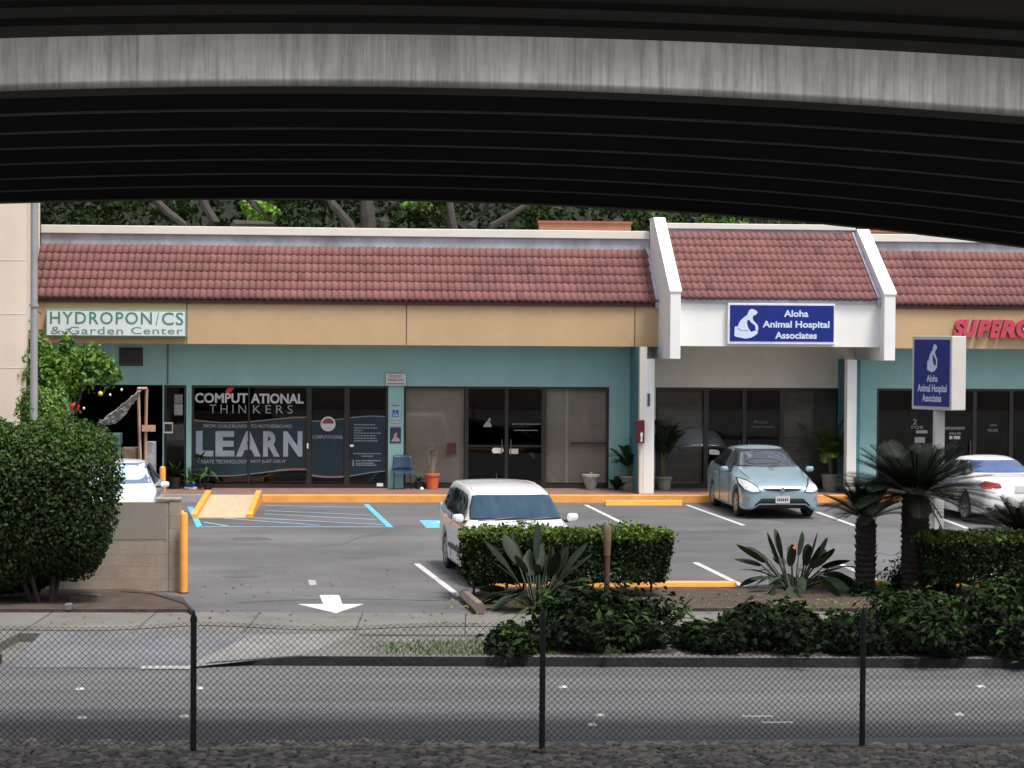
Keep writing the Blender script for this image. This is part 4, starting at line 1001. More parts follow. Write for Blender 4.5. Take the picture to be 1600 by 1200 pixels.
mb = MB(); mb.prism([face_pt(.06, .05), face_pt(.95, .05), face_pt(.95, .95), face_pt(.06, .95)], nf * .004); mb.build('face', blue, ps)
# region 1420..1520 x 515..650 at 8.89x: face from (95,95)-(525,1095)
def PV(x, y): return ((x - 95) / 430, 1 - (y - 90) / 1010)
def PTX(mb, s, x0, x1, y0, y1, **k):
    u0, v1 = PV(x0, y0); u1, v0 = PV(x1, y1); o_ = face_pt(0, 0, .012)
    text_fit(mb, s, u0 * wS, u1 * wS, v0 * (pz1 - pz0), v1 * (pz1 - pz0), o_, -uf.normalized(), EZ, **k)
mb = MB(); PTX(mb, 'Aloha', 262, 380, 622, 718, bold=.03); PTX(mb, 'Animal Hospital', 165, 478, 750, 885, bold=.03); PTX(mb, 'Associates', 216, 420, 885, 990, bold=.03); mb.build('lettering', wl, ps)
fg = [((u - 155) / (486 - 155), (v - 160) / (573 - 160)) for u, v in fig_body]
mb = MB(); mb.prism([face_pt(*PV(266 + u * 108, 200 + v * 385), .010) for u, v in fg], nf * .003); mb.build('kneeling_figure', wl, ps)
pc = corner + uf * (wS * .42) + us * (tS * .5); 
mb = MB(); s = 7.5 / sS; pq = F(1466.5, 700, pc.y)
mb.box(pq.x - s, pq.x + s, pc.y - s, pc.y + s, 0, pz0 - .001); mb.build('post', mat('post_white', (.62, .62, .60), .5, var=.06), ps, bevel=.01)
mb = MB(); mb.box(pq.x - s * 1.8, pq.x + s * 1.8, pc.y - s * 1.8, pc.y + s * 1.8, 0, .12); mb.build('footing', M['concrete'], ps)
# ================================================================== cars
def pchip(xs, ys, xq):
    xs = np.array(xs, float); ys = np.array(ys, float); h = np.diff(xs); d = np.diff(ys) / h; m = np.zeros(len(xs))
    for i in range(1, len(xs) - 1):
        if d[i - 1] * d[i] > 0: w1, w2 = 2 * h[i] + h[i - 1], h[i] + 2 * h[i - 1]; m[i] = (w1 + w2) / (w1 / d[i - 1] + w2 / d[i])
    m[0], m[-1] = d[0], d[-1]
    i = np.clip(np.searchsorted(xs, xq) - 1, 0, len(h) - 1); t = (xq - xs[i]) / h[i]
    return ((2 * t**3 - 3 * t**2 + 1) * ys[i] + (t**3 - 2 * t**2 + t) * h[i] * m[i] + (-2 * t**3 + 3 * t**2) * ys[i + 1] + (t**3 - t**2) * h[i] * m[i + 1])
rubber = mat('tyre_rubber', (.02, .02, .02), .85, var=.15)
rimm = mat('alloy_rim', (.42, .43, .45), .35, metal=.7, var=.05)
darkpl = mat('dark_plastic', (.022, .022, .024), .5, var=.1)
carglass = mat('car_glass', (.012, .016, .022), .04, var=.2, spec=.8, coat=.5)
lampglass = mat('lamp_lens', (.62, .66, .70), .08, var=.08, scale=9, spec=.8, coat=1)
chrome = mat('chrome_trim', (.65, .66, .68), .15, metal=1, var=.03)
redlamp = mat('red_lens', (.42, .015, .02), .12, var=.15, scale=10, coat=1)
class Car:
    def __init__(s, name, loc, heading, label, group, st, Rw, wb, paint, arch=.03, tw=.2, half=None):
        """st rows: x, zbot, ymax, zmid, zbelt, ybelt, yroof, ztop, drop"""
        s.root = empty(name, loc, heading, label, 'car', group); s.Rw, s.wb, s.paint = Rw, wb, paint
        st = sorted(st); A = np.array(st, float); x = A[:, 0]
        xq = [x[0], x[0] + .01, x[0] + .03, x[0] + .06] + list(np.arange(x[0] + .1, x[-1] - .08, .055)) + [x[-1] - .06, x[-1] - .03, x[-1] - .01, x[-1]]
        Ra = Rw + arch + .035
        for c in (-wb / 2, wb / 2):
            xq = [v for v in xq if abs(v - c) > Ra + .01] + [c + Ra * math.cos(t) for t in np.linspace(0, math.pi, 15)]
            xq += [c + Ra + .006, c - Ra - .006]
        xq = np.array(sorted(xq))
        par = [pchip(x, A[:, k], xq) for k in range(1, A.shape[1])]
        zb, ym, zm, zbl, ybl, yr, zt, dr = par
        rings = []
        for i, X in enumerate(xq):
            z0 = zb[i]
            for c in (-wb / 2, wb / 2):
                if abs(X - c) < Ra: z0 = max(z0, Rw + math.sqrt(max(Ra**2 - (X - c)**2, 0)) * 1.0)
            k = [(ym[i] * .90, z0 - .002), (ym[i] * .985, z0 + .03), (ym[i], max(zm[i], z0 + .06)), (ym[i] * .995, max((zm[i] * .4 + zbl[i] * .6), z0 + .09)), (ybl[i], zbl[i]),
                 (ybl[i] * .5 + yr[i] * .5, (zbl[i] * .5 + (zt[i] - dr[i]) * .5)), (yr[i], zt[i] - dr[i]), (yr[i] * .8, zt[i] - dr[i] * .35), (yr[i] * .4, zt[i] - dr[i] * .06), (0, zt[i])]
            rings.append(k)
        Rg = np.array(rings)                        # stations x 10 x 2
        sub = 4; q = Rg.shape[1]; pts = []
        for j in range(q - 1):
            p0 = Rg[:, max(j - 1, 0)]; p1 = Rg[:, j]; p2 = Rg[:, j + 1]; p3 = Rg[:, j + 2] if j + 2 < q else np.stack([-Rg[:, j], ], 0)[0] * np.array([1, -1])
            for t in np.arange(sub) / sub:
                tt = .5 * ((2 * p1) + (-p0 + p2) * t + (2 * p0 - 5 * p1 + 4 * p2 - p3) * t * t + (-p0 + 3 * p1 - 3 * p2 + p3) * t**3)
                lin = p1 + (p2 - p1) * t; pts.append(tt * .75 + lin * .25)
        pts.append(Rg[:, -1]); Pt = np.stack(pts, 1)   # stations x n x 2
        n = Pt.shape[1]; V = []; 
        for i, X in enumerate(xq):
            row = [(X, p[0], p[1]) for p in Pt[i]] + [(X, -p[0], p[1]) for p in Pt[i][-2::-1]]
            V += row
        m = 2 * n - 1; Fs = []
        for i in range(len(xq) - 1):
            for j in range(m - 1): a = i * m + j; Fs.append((a, a + 1, a + m + 1, a + m))
        for i in (0, len(xq) - 1):
            for j in range(n - 1):
                a = i * m + j; b = i * m + (m - 1 - j)
                Fs.append((a, a + 1, b - 1, b) if j < n - 2 else (a, a + 1, b))
        mb = MB(); mb.add(V, Fs); s.body = mb.build('body', paint, s.root, world=False, smooth=True)
        s.body.data.set_sharp_from_angle(angle=R(50))
        s.bvh = BVHTree.FromPolygons([Vector(v) for v in V], Fs)
        # underside
        mb = MB(); mb.box(x[0] + .25, x[-1] - .25, -max(A[:, 2]) * .88, max(A[:, 2]) * .88, .22, .62)
        s.under = mb.build('underbody', darkpl, s.root, world=False)
        yy = max(A[:, 2]) - tw * .5 - .02
        for c in (-wb / 2, wb / 2):
            for sd_ in (-1, 1): s.wheel(c, sd_ * yy, tw, sd_)
    def wheel(s, x, y, tw, sd_):
        Rw = s.Rw; mb = MB(); h = tw / 2
        mb.lathe([(Rw * .62, -h * .9), (Rw * .9, -h), (Rw * .985, -h * .8), (Rw, -h * .3), (Rw, h * .3), (Rw * .985, h * .8), (Rw * .9, h), (Rw * .62, h * .9)], (x, y, Rw), 28, 'y')
        w_ = mb.build('wheel', rubber, s.root, world=False, smooth=True)
        mb = MB(); yo = y + sd_ * (h * .86)
        mb.lathe([(Rw * .68, 0), (Rw * .66, sd_ * .012), (Rw * .60, sd_ * .014), (Rw * .58, -sd_ * .02), (Rw * .55, -sd_ * .03)], (x, yo, Rw), 28, 'y')
        for k in range(7):
            a = k * 2 * math.pi / 7; u = Vector((math.cos(a), 0, math.sin(a))); v = Vector((-math.sin(a), 0, math.cos(a))); c0 = Vector((x, yo, Rw))
            q_ = [c0 + u * .03 + v * .03, c0 + u * Rw * .62 + v * .022, c0 + u * Rw * .62 - v * .022, c0 + u * .03 - v * .03]
            mb.prism(q_, (0, sd_ * .012, 0))
        mb.lathe([(.06, 0), (.05, sd_ * .02)], (x, yo, Rw), 12, 'y'); mb.build('rim', rimm, w_, world=False)
    def patch(s, name, poly, axis, m, off=.012, step=.04, parent=None, sides=(1,), edge=None, label=None):
        """a shaped panel laid on the body: poly is in the plane seen along axis (+x front, -x rear, y side, z top)"""
        for sg in sides:
            bmn = bmesh.new()
            def P3(p):
                if axis in ('+x', '-x'): return Vector((0, p[0] * sg, p[1]))
                if axis == 'y': return Vector((p[0], 0, p[1]))
                return Vector((p[0], p[1] * sg, 0))
            vs = [bmn.verts.new(P3(p)) for p in poly]; bmn.faces.new(vs)
            cs = [P3(p) for p in poly]
            for ax in range(3):
                lo, hi = min(c[ax] for c in cs), max(c[ax] for c in cs)
                if hi - lo < 1e-4: continue
                k = max(1, int((hi - lo) / step)); nv = Vector([1 if i == ax else 0 for i in range(3)])
                for i in range(1, k):
                    bmesh.ops.bisect_plane(bmn, geom=bmn.verts[:] + bmn.edges[:] + bmn.faces[:], plane_co=nv * (lo + (hi - lo) * i / k), plane_no=nv)
            bmesh.ops.triangulate(bmn, faces=bmn.faces[:])
            d = {'+x': Vector((-1, 0, 0)), '-x': Vector((1, 0, 0)), 'y': Vector((0, -sg, 0)), 'z': Vector((0, 0, -1))}[axis]
            for v in bmn.verts:
                o = v.co - d * 5; h = s.bvh.ray_cast(o, d)
                if h[0] is None:
                    h = s.bvh.find_nearest(v.co - d * 1.0); v.co = h[0]
                else: v.co = h[0]
                nn = h[1]; nn = nn if nn.dot(d) < 0 else -nn
                v.co += nn * off
            bmesh.ops.recalc_face_normals(bmn, faces=bmn.faces[:])
            f0 = bmn.faces[0] if False else None
            bmn.faces.ensure_lookup_table()
            if sum(f.normal.dot(d) * f.calc_area() for f in bmn.faces) > 0: bmesh.ops.reverse_faces(bmn, faces=bmn.faces[:])
            me = bpy.data.meshes.new(name); bmn.to_mesh(me); bmn.free(); me.shade_smooth(); me.materials.append(m)
            o = bpy.data.objects.new(name, me); COL.objects.link(o); o.parent = parent or s.root
            if label: o['label'] = label
        return o
    def part(s, name, mb, m, smooth=False, bevel=0, parent=None, label=None):
        return mb.build(name, m, parent or s.root, world=False, smooth=smooth, bevel=bevel, label=label)
    def mirror(s, x, y, z, paint, w=.18, h=.125):
        for sg in (-1, 1):
            mb = MB(); k = 10
            prof = [(.001, -.5), (.55, -.46), (.9, -.25), (1, 0), (.95, .3), (.8, .42), (.001, .44)]
            vs = []
            for r_, t in prof:
                for i in range(14):
                    a = 2 * math.pi * i / 14; vs.append((x + .06 - t * .16, sg * (y + r_ * math.copysign(abs(math.cos(a)) ** .6, math.cos(a)) * w / 2), z + r_ * math.copysign(abs(math.sin(a)) ** .6, math.sin(a)) * h / 2))
            fs = [(i * 14 + j, i * 14 + (j + 1) % 14, (i + 1) * 14 + (j + 1) % 14, (i + 1) * 14 + j) for i in range(len(prof) - 1) for j in range(14)]
            mb.add(vs, fs); o = s.part('wing_mirror', mb, paint, smooth=True)
            mb = MB(); mb.box(x - .03, x + .03, sg * (y - w * 1.05), sg * (y - w * .2), z - h * .55, z - h * .25); s.part('mirror_arm', mb, darkpl, parent=o)
def paintm(name, c, var=.03, rough=.28, metal=0.0): return mat(name, c, rough, metal=metal, var=var, scale=1.5, coat=.8, spec=.5)
def place(pf, pr, wb):
    """heading and centre of a car from the contact points of the two wheels on its visible side; returns dir front"""
    d = (pf - pr); d.z = 0; return d.normalized()

# ---- silver-blue hatchback at the kerb, nose towards us
pf, pr = G(1157, 806), G(1118, 789.5)
hd = (pf - pr).normalized(); hd_ang = math.atan2(hd.y, hd.x)
left = Vector((-hd.y, hd.x, 0))
yy = .8725 - .12
c = pf - hd * 1.35 + left * yy      # visible side is the car's right
blueP = mat('pale_blue_paint_metal', (.30, .43, .50), .3, metal=.35, var=.03, coat=.8)
st = [(2.235, .32, .56, .46, .60, .54, .36, .655, .03), (2.21, .23, .70, .44, .64, .68, .46, .70, .03), (2.12, .20, .79, .44, .69, .765, .54, .755, .03), (1.95, .19, .835, .44, .72, .80, .59, .81, .035), (1.6, .20, .85, .50, .76, .815, .62, .905, .04),
      (1.2, .19, .868, .5, .83, .835, .66, 1.00, .05), (.98, .18, .8725, .5, .87, .84, .68, 1.055, .05), (.55, .18, .8725, .5, .91, .83, .63, 1.245, .08), (.10, .18, .8725, .5, .95, .83, .56, 1.42, .075), (-.35, .18, .8725, .5, .97, .825, .56, 1.485, .075),
      (-.9, .18, .8725, .52, .99, .82, .56, 1.46, .075), (-1.5, .19, .865, .55, 1.01, .80, .54, 1.35, .07), (-1.95, .22, .85, .55, 1.0, .77, .56, 1.17, .06), (-2.12, .28, .80, .55, .90, .74, .58, 1.08, .06), (-2.2, .38, .70, .55, .80, .66, .5, .92, .05)]
p1 = Car('hatchback', (c.x, c.y, 0), hd_ang, 'pale silver-blue hatchback parked nose-out against the shop kerb', 'parked cars', st, .31, 2.70, blueP)
gl_p = mat('car_glass_reflecting', (.03, .04, .045), .06, var=.3, spec=.9, coat=1)
p1.patch('windshield', [(-.70, 1.075), (.70, 1.075), (.60, 1.33), (.545, 1.405), (-.545, 1.405), (-.60, 1.33)], '+x', gl_p, off=.016)
p1.patch('side_window', [(.62, .97), (.45, 1.09), (.05, 1.305), (-.35, 1.375), (-.38, .995)], 'y', carglass, sides=(1, -1))
p1.patch('side_window', [(-.43, .995), (-.40, 1.375), (-.9, 1.37), (-1.35, 1.27), (-1.62, 1.10), (-1.55, 1.03)], 'y', carglass, sides=(1, -1))
p1.patch('headlight', [(.50, .60), (.56, .69), (.68, .80), (.80, .83), (.825, .74), (.80, .64), (.66, .585)], '+x', lampglass, sides=(1, -1), step=.04, off=.013)
p1.patch('lamp_surround', [(.47, .59), (.53, .70), (.67, .825), (.82, .855), (.845, .74), (.82, .625), (.66, .565)], '+x', darkpl, sides=(1, -1), off=.006)
p1.patch('grille', [(-.42, .665), (.42, .665), (.36, .625), (.1, .605), (-.1, .605), (-.36, .625)], '+x', darkpl, step=.05, off=.008)
p1.patch('lower_grille', [(-.46, .455), (.46, .455), (.62, .30), (.58, .245), (-.58, .245), (-.62, .30)], '+x', darkpl, step=.05, off=.008)
p1.patch('chrome_strip', [(-.56, .265), (.56, .265), (.54, .235), (-.54, .235)], '+x', chrome, step=.05, off=.012)
p1.patch('side_lamp', [(.70, .47), (.76, .48), (.76, .43), (.71, .42)], '+x', mat('amber_lens', (.5, .16, .05), .2), sides=(1, -1), step=.04, off=.009)
mb = MB(); mb.lathe([(.055, 0), (.05, .012)], (2.242, 0, .642), 16, 'x'); p1.part('badge', mb, chrome)
mb = MB(); mb.box(2.255, 2.27, -.155, .155, .355, .505); pl = p1.part('number_plate', mb, mat('plate_white', (.55, .56, .55), .5, var=.1, scale=8))
mb = MB(); 
for k in range(6): mb.box(2.271, 2.273, -.12 + k * .042, -.095 + k * .042, .40, .46)
p1.part('plate_digits', mb, darkpl, parent=pl)
p1.root.scale = (1.04, 1.04, 1.04)
p1.mirror(.62, .97, 1.0, blueP)
mb = MB()
for sg in (-1, 1): mb.tube([(1.05, -.35 + sg * .3, 1.052), (1.02, -.1 + sg * .3, 1.075), (.98, .3 + sg * .3, 1.09)], .010, 5)
p1.part('wiper', mb, darkpl)
for sg in (-1, 1):
    mb = MB(); mb.box(-.15, -.02, sg * .862, sg * .885, .80, .83); mb.box(-1.0, -.87, sg * .862, sg * .885, .82, .85); p1.part('door_handle', mb, blueP)
    mb = MB(); mb.prism([(.72, sg * .866, .25), (.72, sg * .866, .90), (.73, sg * .866, .90), (.73, sg * .866, .25)], (0, sg * .012, 0)); mb.prism([(-.38, sg * .866, .25), (-.38, sg * .862, .95), (-.37, sg * .862, .95), (-.37, sg * .866, .25)], (0, sg * .012, 0)); p1.part('door_gap', mb, darkpl)

# ---- boxy white car in the aisle
prs = G(704, 887); hd_ang = -math.pi / 2 + R(5.5)
hd = Vector((math.cos(hd_ang), math.sin(hd_ang), 0)); left = Vector((-hd.y, hd.x, 0))
c = prs + hd * 1.275 + left * (.8925 - .12)
whiteP = paintm('white_car_paint', (.78, .78, .78), rough=.22)
st = [(2.0, .38, .45, .5, .62, .45, .3, .66, .03), (1.95, .25, .68, .45, .70, .66, .50, .82, .03), (1.8, .2, .80, .45, .78, .78, .60, .90, .04), (1.4, .2, .875, .5, .85, .85, .70, .97, .045),
      (1.08, .19, .89, .5, .90, .865, .74, 1.02, .045), (.80, .19, .8925, .5, .93, .865, .70, 1.19, .07), (.50, .19, .8925, .5, .96, .86, .665, 1.39, .07), (.15, .19, .8925, .5, .97, .86, .66, 1.48, .055), (-.6, .19, .8925, .52, .99, .86, .665, 1.535, .05),
      (-1.3, .20, .89, .55, 1.02, .86, .655, 1.54, .05), (-1.75, .23, .885, .6, 1.06, .86, .66, 1.525, .05), (-1.95, .3, .875, .6, 1.04, .84, .65, 1.48, .06), (-2.06, .42, .80, .6, .96, .76, .58, 1.24, .09)]
p2 = Car('boxy_car', (c.x, c.y, 0), hd_ang, 'white boxy hatchback with dark blue windshield, behind the clipped hedge', 'parked cars', st, .325, 2.55, whiteP, arch=.04)
wsg = mat('windshield_blue', (.012, .04, .085), .05, col2=(.03, .07, .10), scale=3, stretch=(.5, 2.2, .5), spec=.4, coat=.25)  # paler stretched noise paints streaky reflections into the glass colour
p2.patch('windshield', [(-.745, 1.045), (.745, 1.045), (.70, 1.22), (.635, 1.375), (.55, 1.39), (-.55, 1.39), (-.635, 1.375), (-.70, 1.22)], '+x', wsg, off=.018)
p2.patch('side_window', [(.68, .97), (.56, 1.12), (.32, 1.31), (.1, 1.385), (-.45, 1.42), (-.47, 1.02)], 'y', carglass, sides=(1, -1))
p2.patch('side_window', [(-.52, 1.02), (-.50, 1.42), (-1.2, 1.42), (-1.22, 1.05)], 'y', carglass, sides=(1, -1))
p2.patch('side_window', [(-1.27, 1.07), (-1.26, 1.41), (-1.68, 1.37), (-1.60, 1.12)], 'y', carglass, sides=(1, -1))
p2.patch('side_moulding', [(.72, .44), (-.72, .44), (-.72, .52), (.72, .52)], 'y', darkpl, sides=(1, -1), off=.014)
p2.patch('headlight', [(.52, .62), (.55, .80), (.74, .86), (.80, .84), (.80, .70), (.72, .62)], '+x', lampglass, sides=(1, -1), step=.05, off=.008)
p2.patch('grille', [(-.4, .66), (.4, .66), (.38, .56), (-.38, .56)], '+x', darkpl, step=.05, off=.008)
p2.patch('lower_grille', [(-.5, .42), (.5, .42), (.55, .28), (-.55, .28)], '+x', darkpl, step=.05, off=.008)
p2.mirror(.78, .965, 1.05, whiteP, w=.19, h=.15)
for sg in (-1, 1):
    mb = MB(); mb.tube([(.15, sg * .60, 1.455), (.0, sg * .60, 1.475), (-.8, sg * .61, 1.515), (-1.4, sg * .60, 1.51), (-1.6, sg * .59, 1.49)], .012, 6); p2.part('roof_rail', mb, whiteP)
    mb = MB(); mb.box(-.40, -.24, sg * .875, sg * .90, .90, .93); mb.box(-1.3, -1.14, sg * .875, sg * .90, .92, .95); p2.part('door_handle', mb, whiteP)
    mb = MB(); mb.prism([(-.49, sg * .885, .3), (-.49, sg * .87, 1.03), (-.48, sg * .87, 1.03), (-.48, sg * .885, .3)], (0, sg * .012, 0)); p2.part('door_gap', mb, darkpl)
mb = MB(); mb.tube([(-1.3, .05, 1.53), (-1.42, .05, 1.66)], [.008, .003], 5); p2.part('antenna', mb, darkpl)
mb = MB()
for sg in (-1, 1): mb.tube([(1.10, -.35 + sg * .32, 1.03), (1.06, -.05 + sg * .32, 1.05), (1.02, .25 + sg * .32, 1.07)], .010, 5)
p2.part('wiper', mb, darkpl)

def seal(car, poly, axis, k=1.035, off=.008):
    cx_ = sum(p[0] for p in poly) / len(poly); cz_ = sum(p[1] for p in poly) / len(poly)
    car.patch('window_seal', [(cx_ + (a - cx_) * k, cz_ + (b - cz_) * (1 + (k - 1) * 2.2)) for a, b in poly], axis, darkpl, off=off)
seal(p2, [(-.745, 1.045), (.745, 1.045), (.70, 1.22), (.635, 1.375), (.55, 1.39), (-.55, 1.39), (-.635, 1.375), (-.70, 1.22)], '+x', 1.03)
seal(p1, [(-.70, 1.075), (.70, 1.075), (.60, 1.33), (.545, 1.405), (-.545, 1.405), (-.60, 1.33)], '+x', 1.025)
for car, zt_, zb_, h_ in ((p2, .99, .70, .80), (p1, 1.02, .74, .74)):
    for sg in (-1, 1): car.patch('bonnet_gap', [(sg * h_ * .80, zb_ + .1), (sg * (h_ * .80 + .014), zb_ + .1), (sg * (h_ * .93 + .014), zt_ - .03), (sg * h_ * .93, zt_ - .03)], '+x', darkpl, off=.004)
# ---- white saloon at the right, tail towards us
pf, pr = G(1453, 801), G(1512.5, 814.5)
hd = (pf - pr).normalized(); L_ = (pf - pr).length; wb3 = 2.70
hd_ang = math.atan2(hd.y, hd.x); right = Vector((hd.y, -hd.x, 0))
c = pr + hd * (wb3 / 2) + right * (.92 - .12)
st = [(2.3, .4, .45, .5, .58, .42, .3, .62, .03), (2.2, .24, .72, .45, .66, .68, .5, .74, .03), (1.9, .2, .86, .48, .76, .80, .6, .85, .04), (1.3, .19, .91, .5, .86, .86, .68, .97, .05), (.95, .18, .92, .5, .89, .87, .70, 1.02, .05),
      (.5, .18, .92, .5, .92, .86, .62, 1.24, .08), (.05, .18, .92, .5, .94, .85, .56, 1.40, .075), (-.4, .18, .92, .5, .95, .85, .56, 1.44, .07), (-.85, .18, .92, .52, .97, .85, .555, 1.40, .075),
      (-1.25, .19, .92, .55, .99, .85, .60, 1.25, .08), (-1.6, .20, .91, .58, 1.0, .84, .68, 1.09, .05), (-1.9, .22, .90, .6, .98, .82, .70, 1.06, .04), (-2.25, .26, .86, .62, .95, .78, .68, 1.03, .04), (-2.36, .30, .80, .6, .86, .72, .62, .96, .04), (-2.42, .36, .70, .55, .66, .66, .5, .78, .04)]
p3 = Car('sedan', (c.x, c.y, 0), hd_ang, 'white saloon parked nose-in at the right, showing its red tail lamp', 'parked cars', st, .325, wb3, whiteP)
rg = mat('rear_glass_blue', (.05, .09, .22), .08, var=.3, spec=.8, coat=1)
p3.patch('rear_window', [(-.66, 1.10), (.66, 1.10), (.56, 1.34), (-.56, 1.34)], '-x', rg, off=.016)
p3.patch('windshield', [(-.68, 1.05), (.68, 1.05), (.55, 1.36), (-.55, 1.36)], '+x', carglass, step=.08)
p3.patch('side_window', [(.55, 1.0), (.35, 1.12), (.0, 1.29), (-.35, 1.33), (-.38, 1.0)], 'y', carglass, sides=(1, -1))
p3.patch('side_window', [(-.43, 1.0), (-.40, 1.33), (-.75, 1.32), (-1.15, 1.21), (-1.35, 1.07), (-1.25, 1.02)], 'y', carglass, sides=(1, -1))
p3.patch('tail_lamp', [(.46, .83), (.50, .93), (.78, .96), (.86, .88), (.86, .80), (.66, .80)], '-x', redlamp, sides=(1, -1), step=.04, off=.010)
p3.patch('number_plate', [(-.16, .72), (.16, .72), (.16, .86), (-.16, .86)], '-x', mat('plate_dull', (.45, .46, .46), .5), step=.1, off=.012)
p3.patch('bumper_vent', [(.45, .30), (.78, .32), (.80, .40), (.5, .36)], '-x', darkpl, sides=(1, -1), step=.05, off=.008)
p3.mirror(.55, 1.0, 1.0, whiteP)
for sg in (-1, 1):
    mb = MB(); mb.box(-.22, -.08, sg * .90, sg * .93, .84, .87); mb.box(-1.12, -.98, sg * .90, sg * .93, .86, .89); p3.part('door_handle', mb, whiteP)

# ---- white car with sunshade behind the block wall at the left
tp = F(197, 768, 1.0)
dist = 41.5; r_ = ray(193, 770); c = CAM + r_ * (dist / r_.dot(FW))
hd_ang = -math.pi / 2 + R(2)
st4 = [(a, b, d_ * .98, e, f, g_ * .98, h_, i_, j) for a, b, d_, e, f, g_, h_, i_, j in
       [(2.1, .4, .42, .5, .6, .40, .3, .64, .03), (2.0, .24, .70, .45, .70, .66, .5, .78, .03), (1.7, .2, .84, .48, .78, .80, .6, .87, .04), (1.2, .19, .87, .5, .87, .84, .66, .97, .05), (.95, .18, .875, .5, .89, .845, .68, 1.01, .05),
        (.5, .18, .875, .5, .92, .83, .62, 1.26, .08), (.1, .18, .875, .5, .94, .82, .54, 1.42, .075), (-.4, .18, .875, .5, .95, .82, .54, 1.46, .07), (-1.1, .18, .875, .52, .97, .82, .54, 1.42, .075), (-1.6, .2, .86, .55, .97, .8, .56, 1.2, .07), (-1.95, .24, .84, .6, .95, .77, .6, 1.02, .04), (-2.1, .36, .75, .55, .7, .66, .5, .85, .04)]]
p4 = Car('hatchback', (c.x - .2, c.y + .95, 0), hd_ang, 'white car with silver sunshade inside its windshield, behind the block wall', 'parked cars', st4, .31, 2.55, whiteP)
p4.patch('windshield', [(-.70, 1.03), (.70, 1.03), (.60, 1.28), (.53, 1.40), (-.53, 1.40), (-.60, 1.28)], '+x', mat('ws_greyblue', (.12, .17, .27), .08, coat=.5), step=.08)
ov = [(sg * .53 + .12 * math.cos(t) if True else 0, 0) for sg, t in ()]
shade = []
for t in np.linspace(0, 2 * math.pi, 28)[:-1]:
    cs_, sn = math.cos(t), math.sin(t); shade.append((.57 * math.copysign(abs(cs_) ** .55, cs_), 1.215 + .145 * math.copysign(abs(sn) ** .6, sn)))
p4.patch('sunshade', shade, '+x', mat('sunshade_silver', (.42, .58, .66), .4, var=.12, scale=5), step=.06, off=.014)
p4.patch('side_window', [(.55, 1.0), (.35, 1.12), (.05, 1.32), (-.35, 1.36), (-.38, 1.0)], 'y', carglass, sides=(1, -1))
p4.patch('side_window', [(-.43, 1.0), (-.40, 1.36), (-.9, 1.35), (-1.4, 1.2), (-1.45, 1.02)], 'y', carglass, sides=(1, -1))
p4.patch('headlight', [(.5, .6), (.55, .75), (.8, .8), (.8, .66)], '+x', lampglass, sides=(1, -1), step=.05, off=.008)
p4.mirror(.62, .98, 1.0, whiteP)
# ================================================================== walls, bollards, poles at the left
# block wall: front face from px 160 to 280, returns towards the shops
b0, b1 = G(275, 925), G(-60, 912)
wz = F(240, 783, b0.y).z
bw = empty('block_wall', (b0.x - .5, b0.y, 0), 0, 'low tan concrete block wall with a grey painted-over patch beside the driveway', 'wall')
xA_, xB_ = F(-80, 850, b0.y).x, F(263.5, 850, b0.y).x; xC_ = F(281, 850, b0.y).x
mb = MB(); mb.box(xA_, xB_, b0.y, b0.y + .2, 0, wz - .02); mb.build('wall_face', M['block'], bw, bevel=.01)
mb = MB(); mb.box(xB_ + .003, xC_, b0.y - .01, b0.y + .42, 0, wz); mb.build('return_wall', M['block'], bw, bevel=.01)
mb = MB(); mb.box(F(243, 780, b0.y).x, xC_ + .01, b0.y - .02, b0.y + .25, wz + .003, wz + .045); mb.build('coping', M['block'], bw, bevel=.01)
mb = MB(); mb.box(F(160, 820, b0.y).x, F(260, 820, b0.y).x, b0.y - .004, b0.y - .001, F(200, 843, b0.y).z, F(200, 784, b0.y).z - .01); mb.build('painted_patch', M['patch'], bw)
def bollard(px, pyb, pyt, wpx, label, rot=0):
    p = G(px, pyb); s = FPX / (p - CAM).dot(FW); r_ = wpx / 2 / s; h = F(px, pyt, p.y).z
    o = empty('bollard', p, 0, label, 'bollard', 'orange steel bollards'); mb = MB()
    mb.lathe([(r_, -.05), (r_, h - r_ * .8), (r_ * .85, h - r_ * .35), (r_ * .5, h - .01), (.001, h)], (p.x, p.y, 0), 20); b = mb.build('post', M['orange'], o, smooth=True)
    mb = MB(); mb.lathe([(r_ * 1.25, 0), (r_ * 1.2, .02), (r_ * 1.02, .022)], (p.x, p.y, .002), 20); mb.build('base_collar', M['soil'], o)
    return o
bollard(287, 927, 800, 12.5, 'front orange bollard with domed top at the corner of the block wall')
bollard(283.5, 921, 797, 8, 'slimmer orange bollard half hidden just behind the front one')
bollard(254, 779, 728, 9.5, 'orange bollard beside the shop entrance, behind the white car with the sunshade')
# grey lamp pole
pp = F(53, 640, 45.0); s = FPX / (Vector((pp.x, 45, 0)) - CAM).dot(FW)
lp = empty('utility_pole', (pp.x, 45, 0), 0, 'tall grey steel pole rising in front of the cream building', 'pole')
mb = MB(); mb.lathe([(6.2 / s, 0), (5.6 / s, 5), (5.2 / s, 11)], (pp.x, 45, 0), 16); mb.build('shaft', M['steel'], lp, smooth=True)
mb = MB(); mb.lathe([(7.2 / s, F(50, 477, 45).z - .03), (7.2 / s, F(50, 477, 45).z + .03)], (pp.x, 45, 0), 16); mb.build('band', M['steel'], lp)
mb = MB(); mb.box(pp.x - .05, pp.x + .05, 44.9, 44.97, 1.2, 1.5); mb.build('hand_hole_cover', M['frame_grey'], lp)

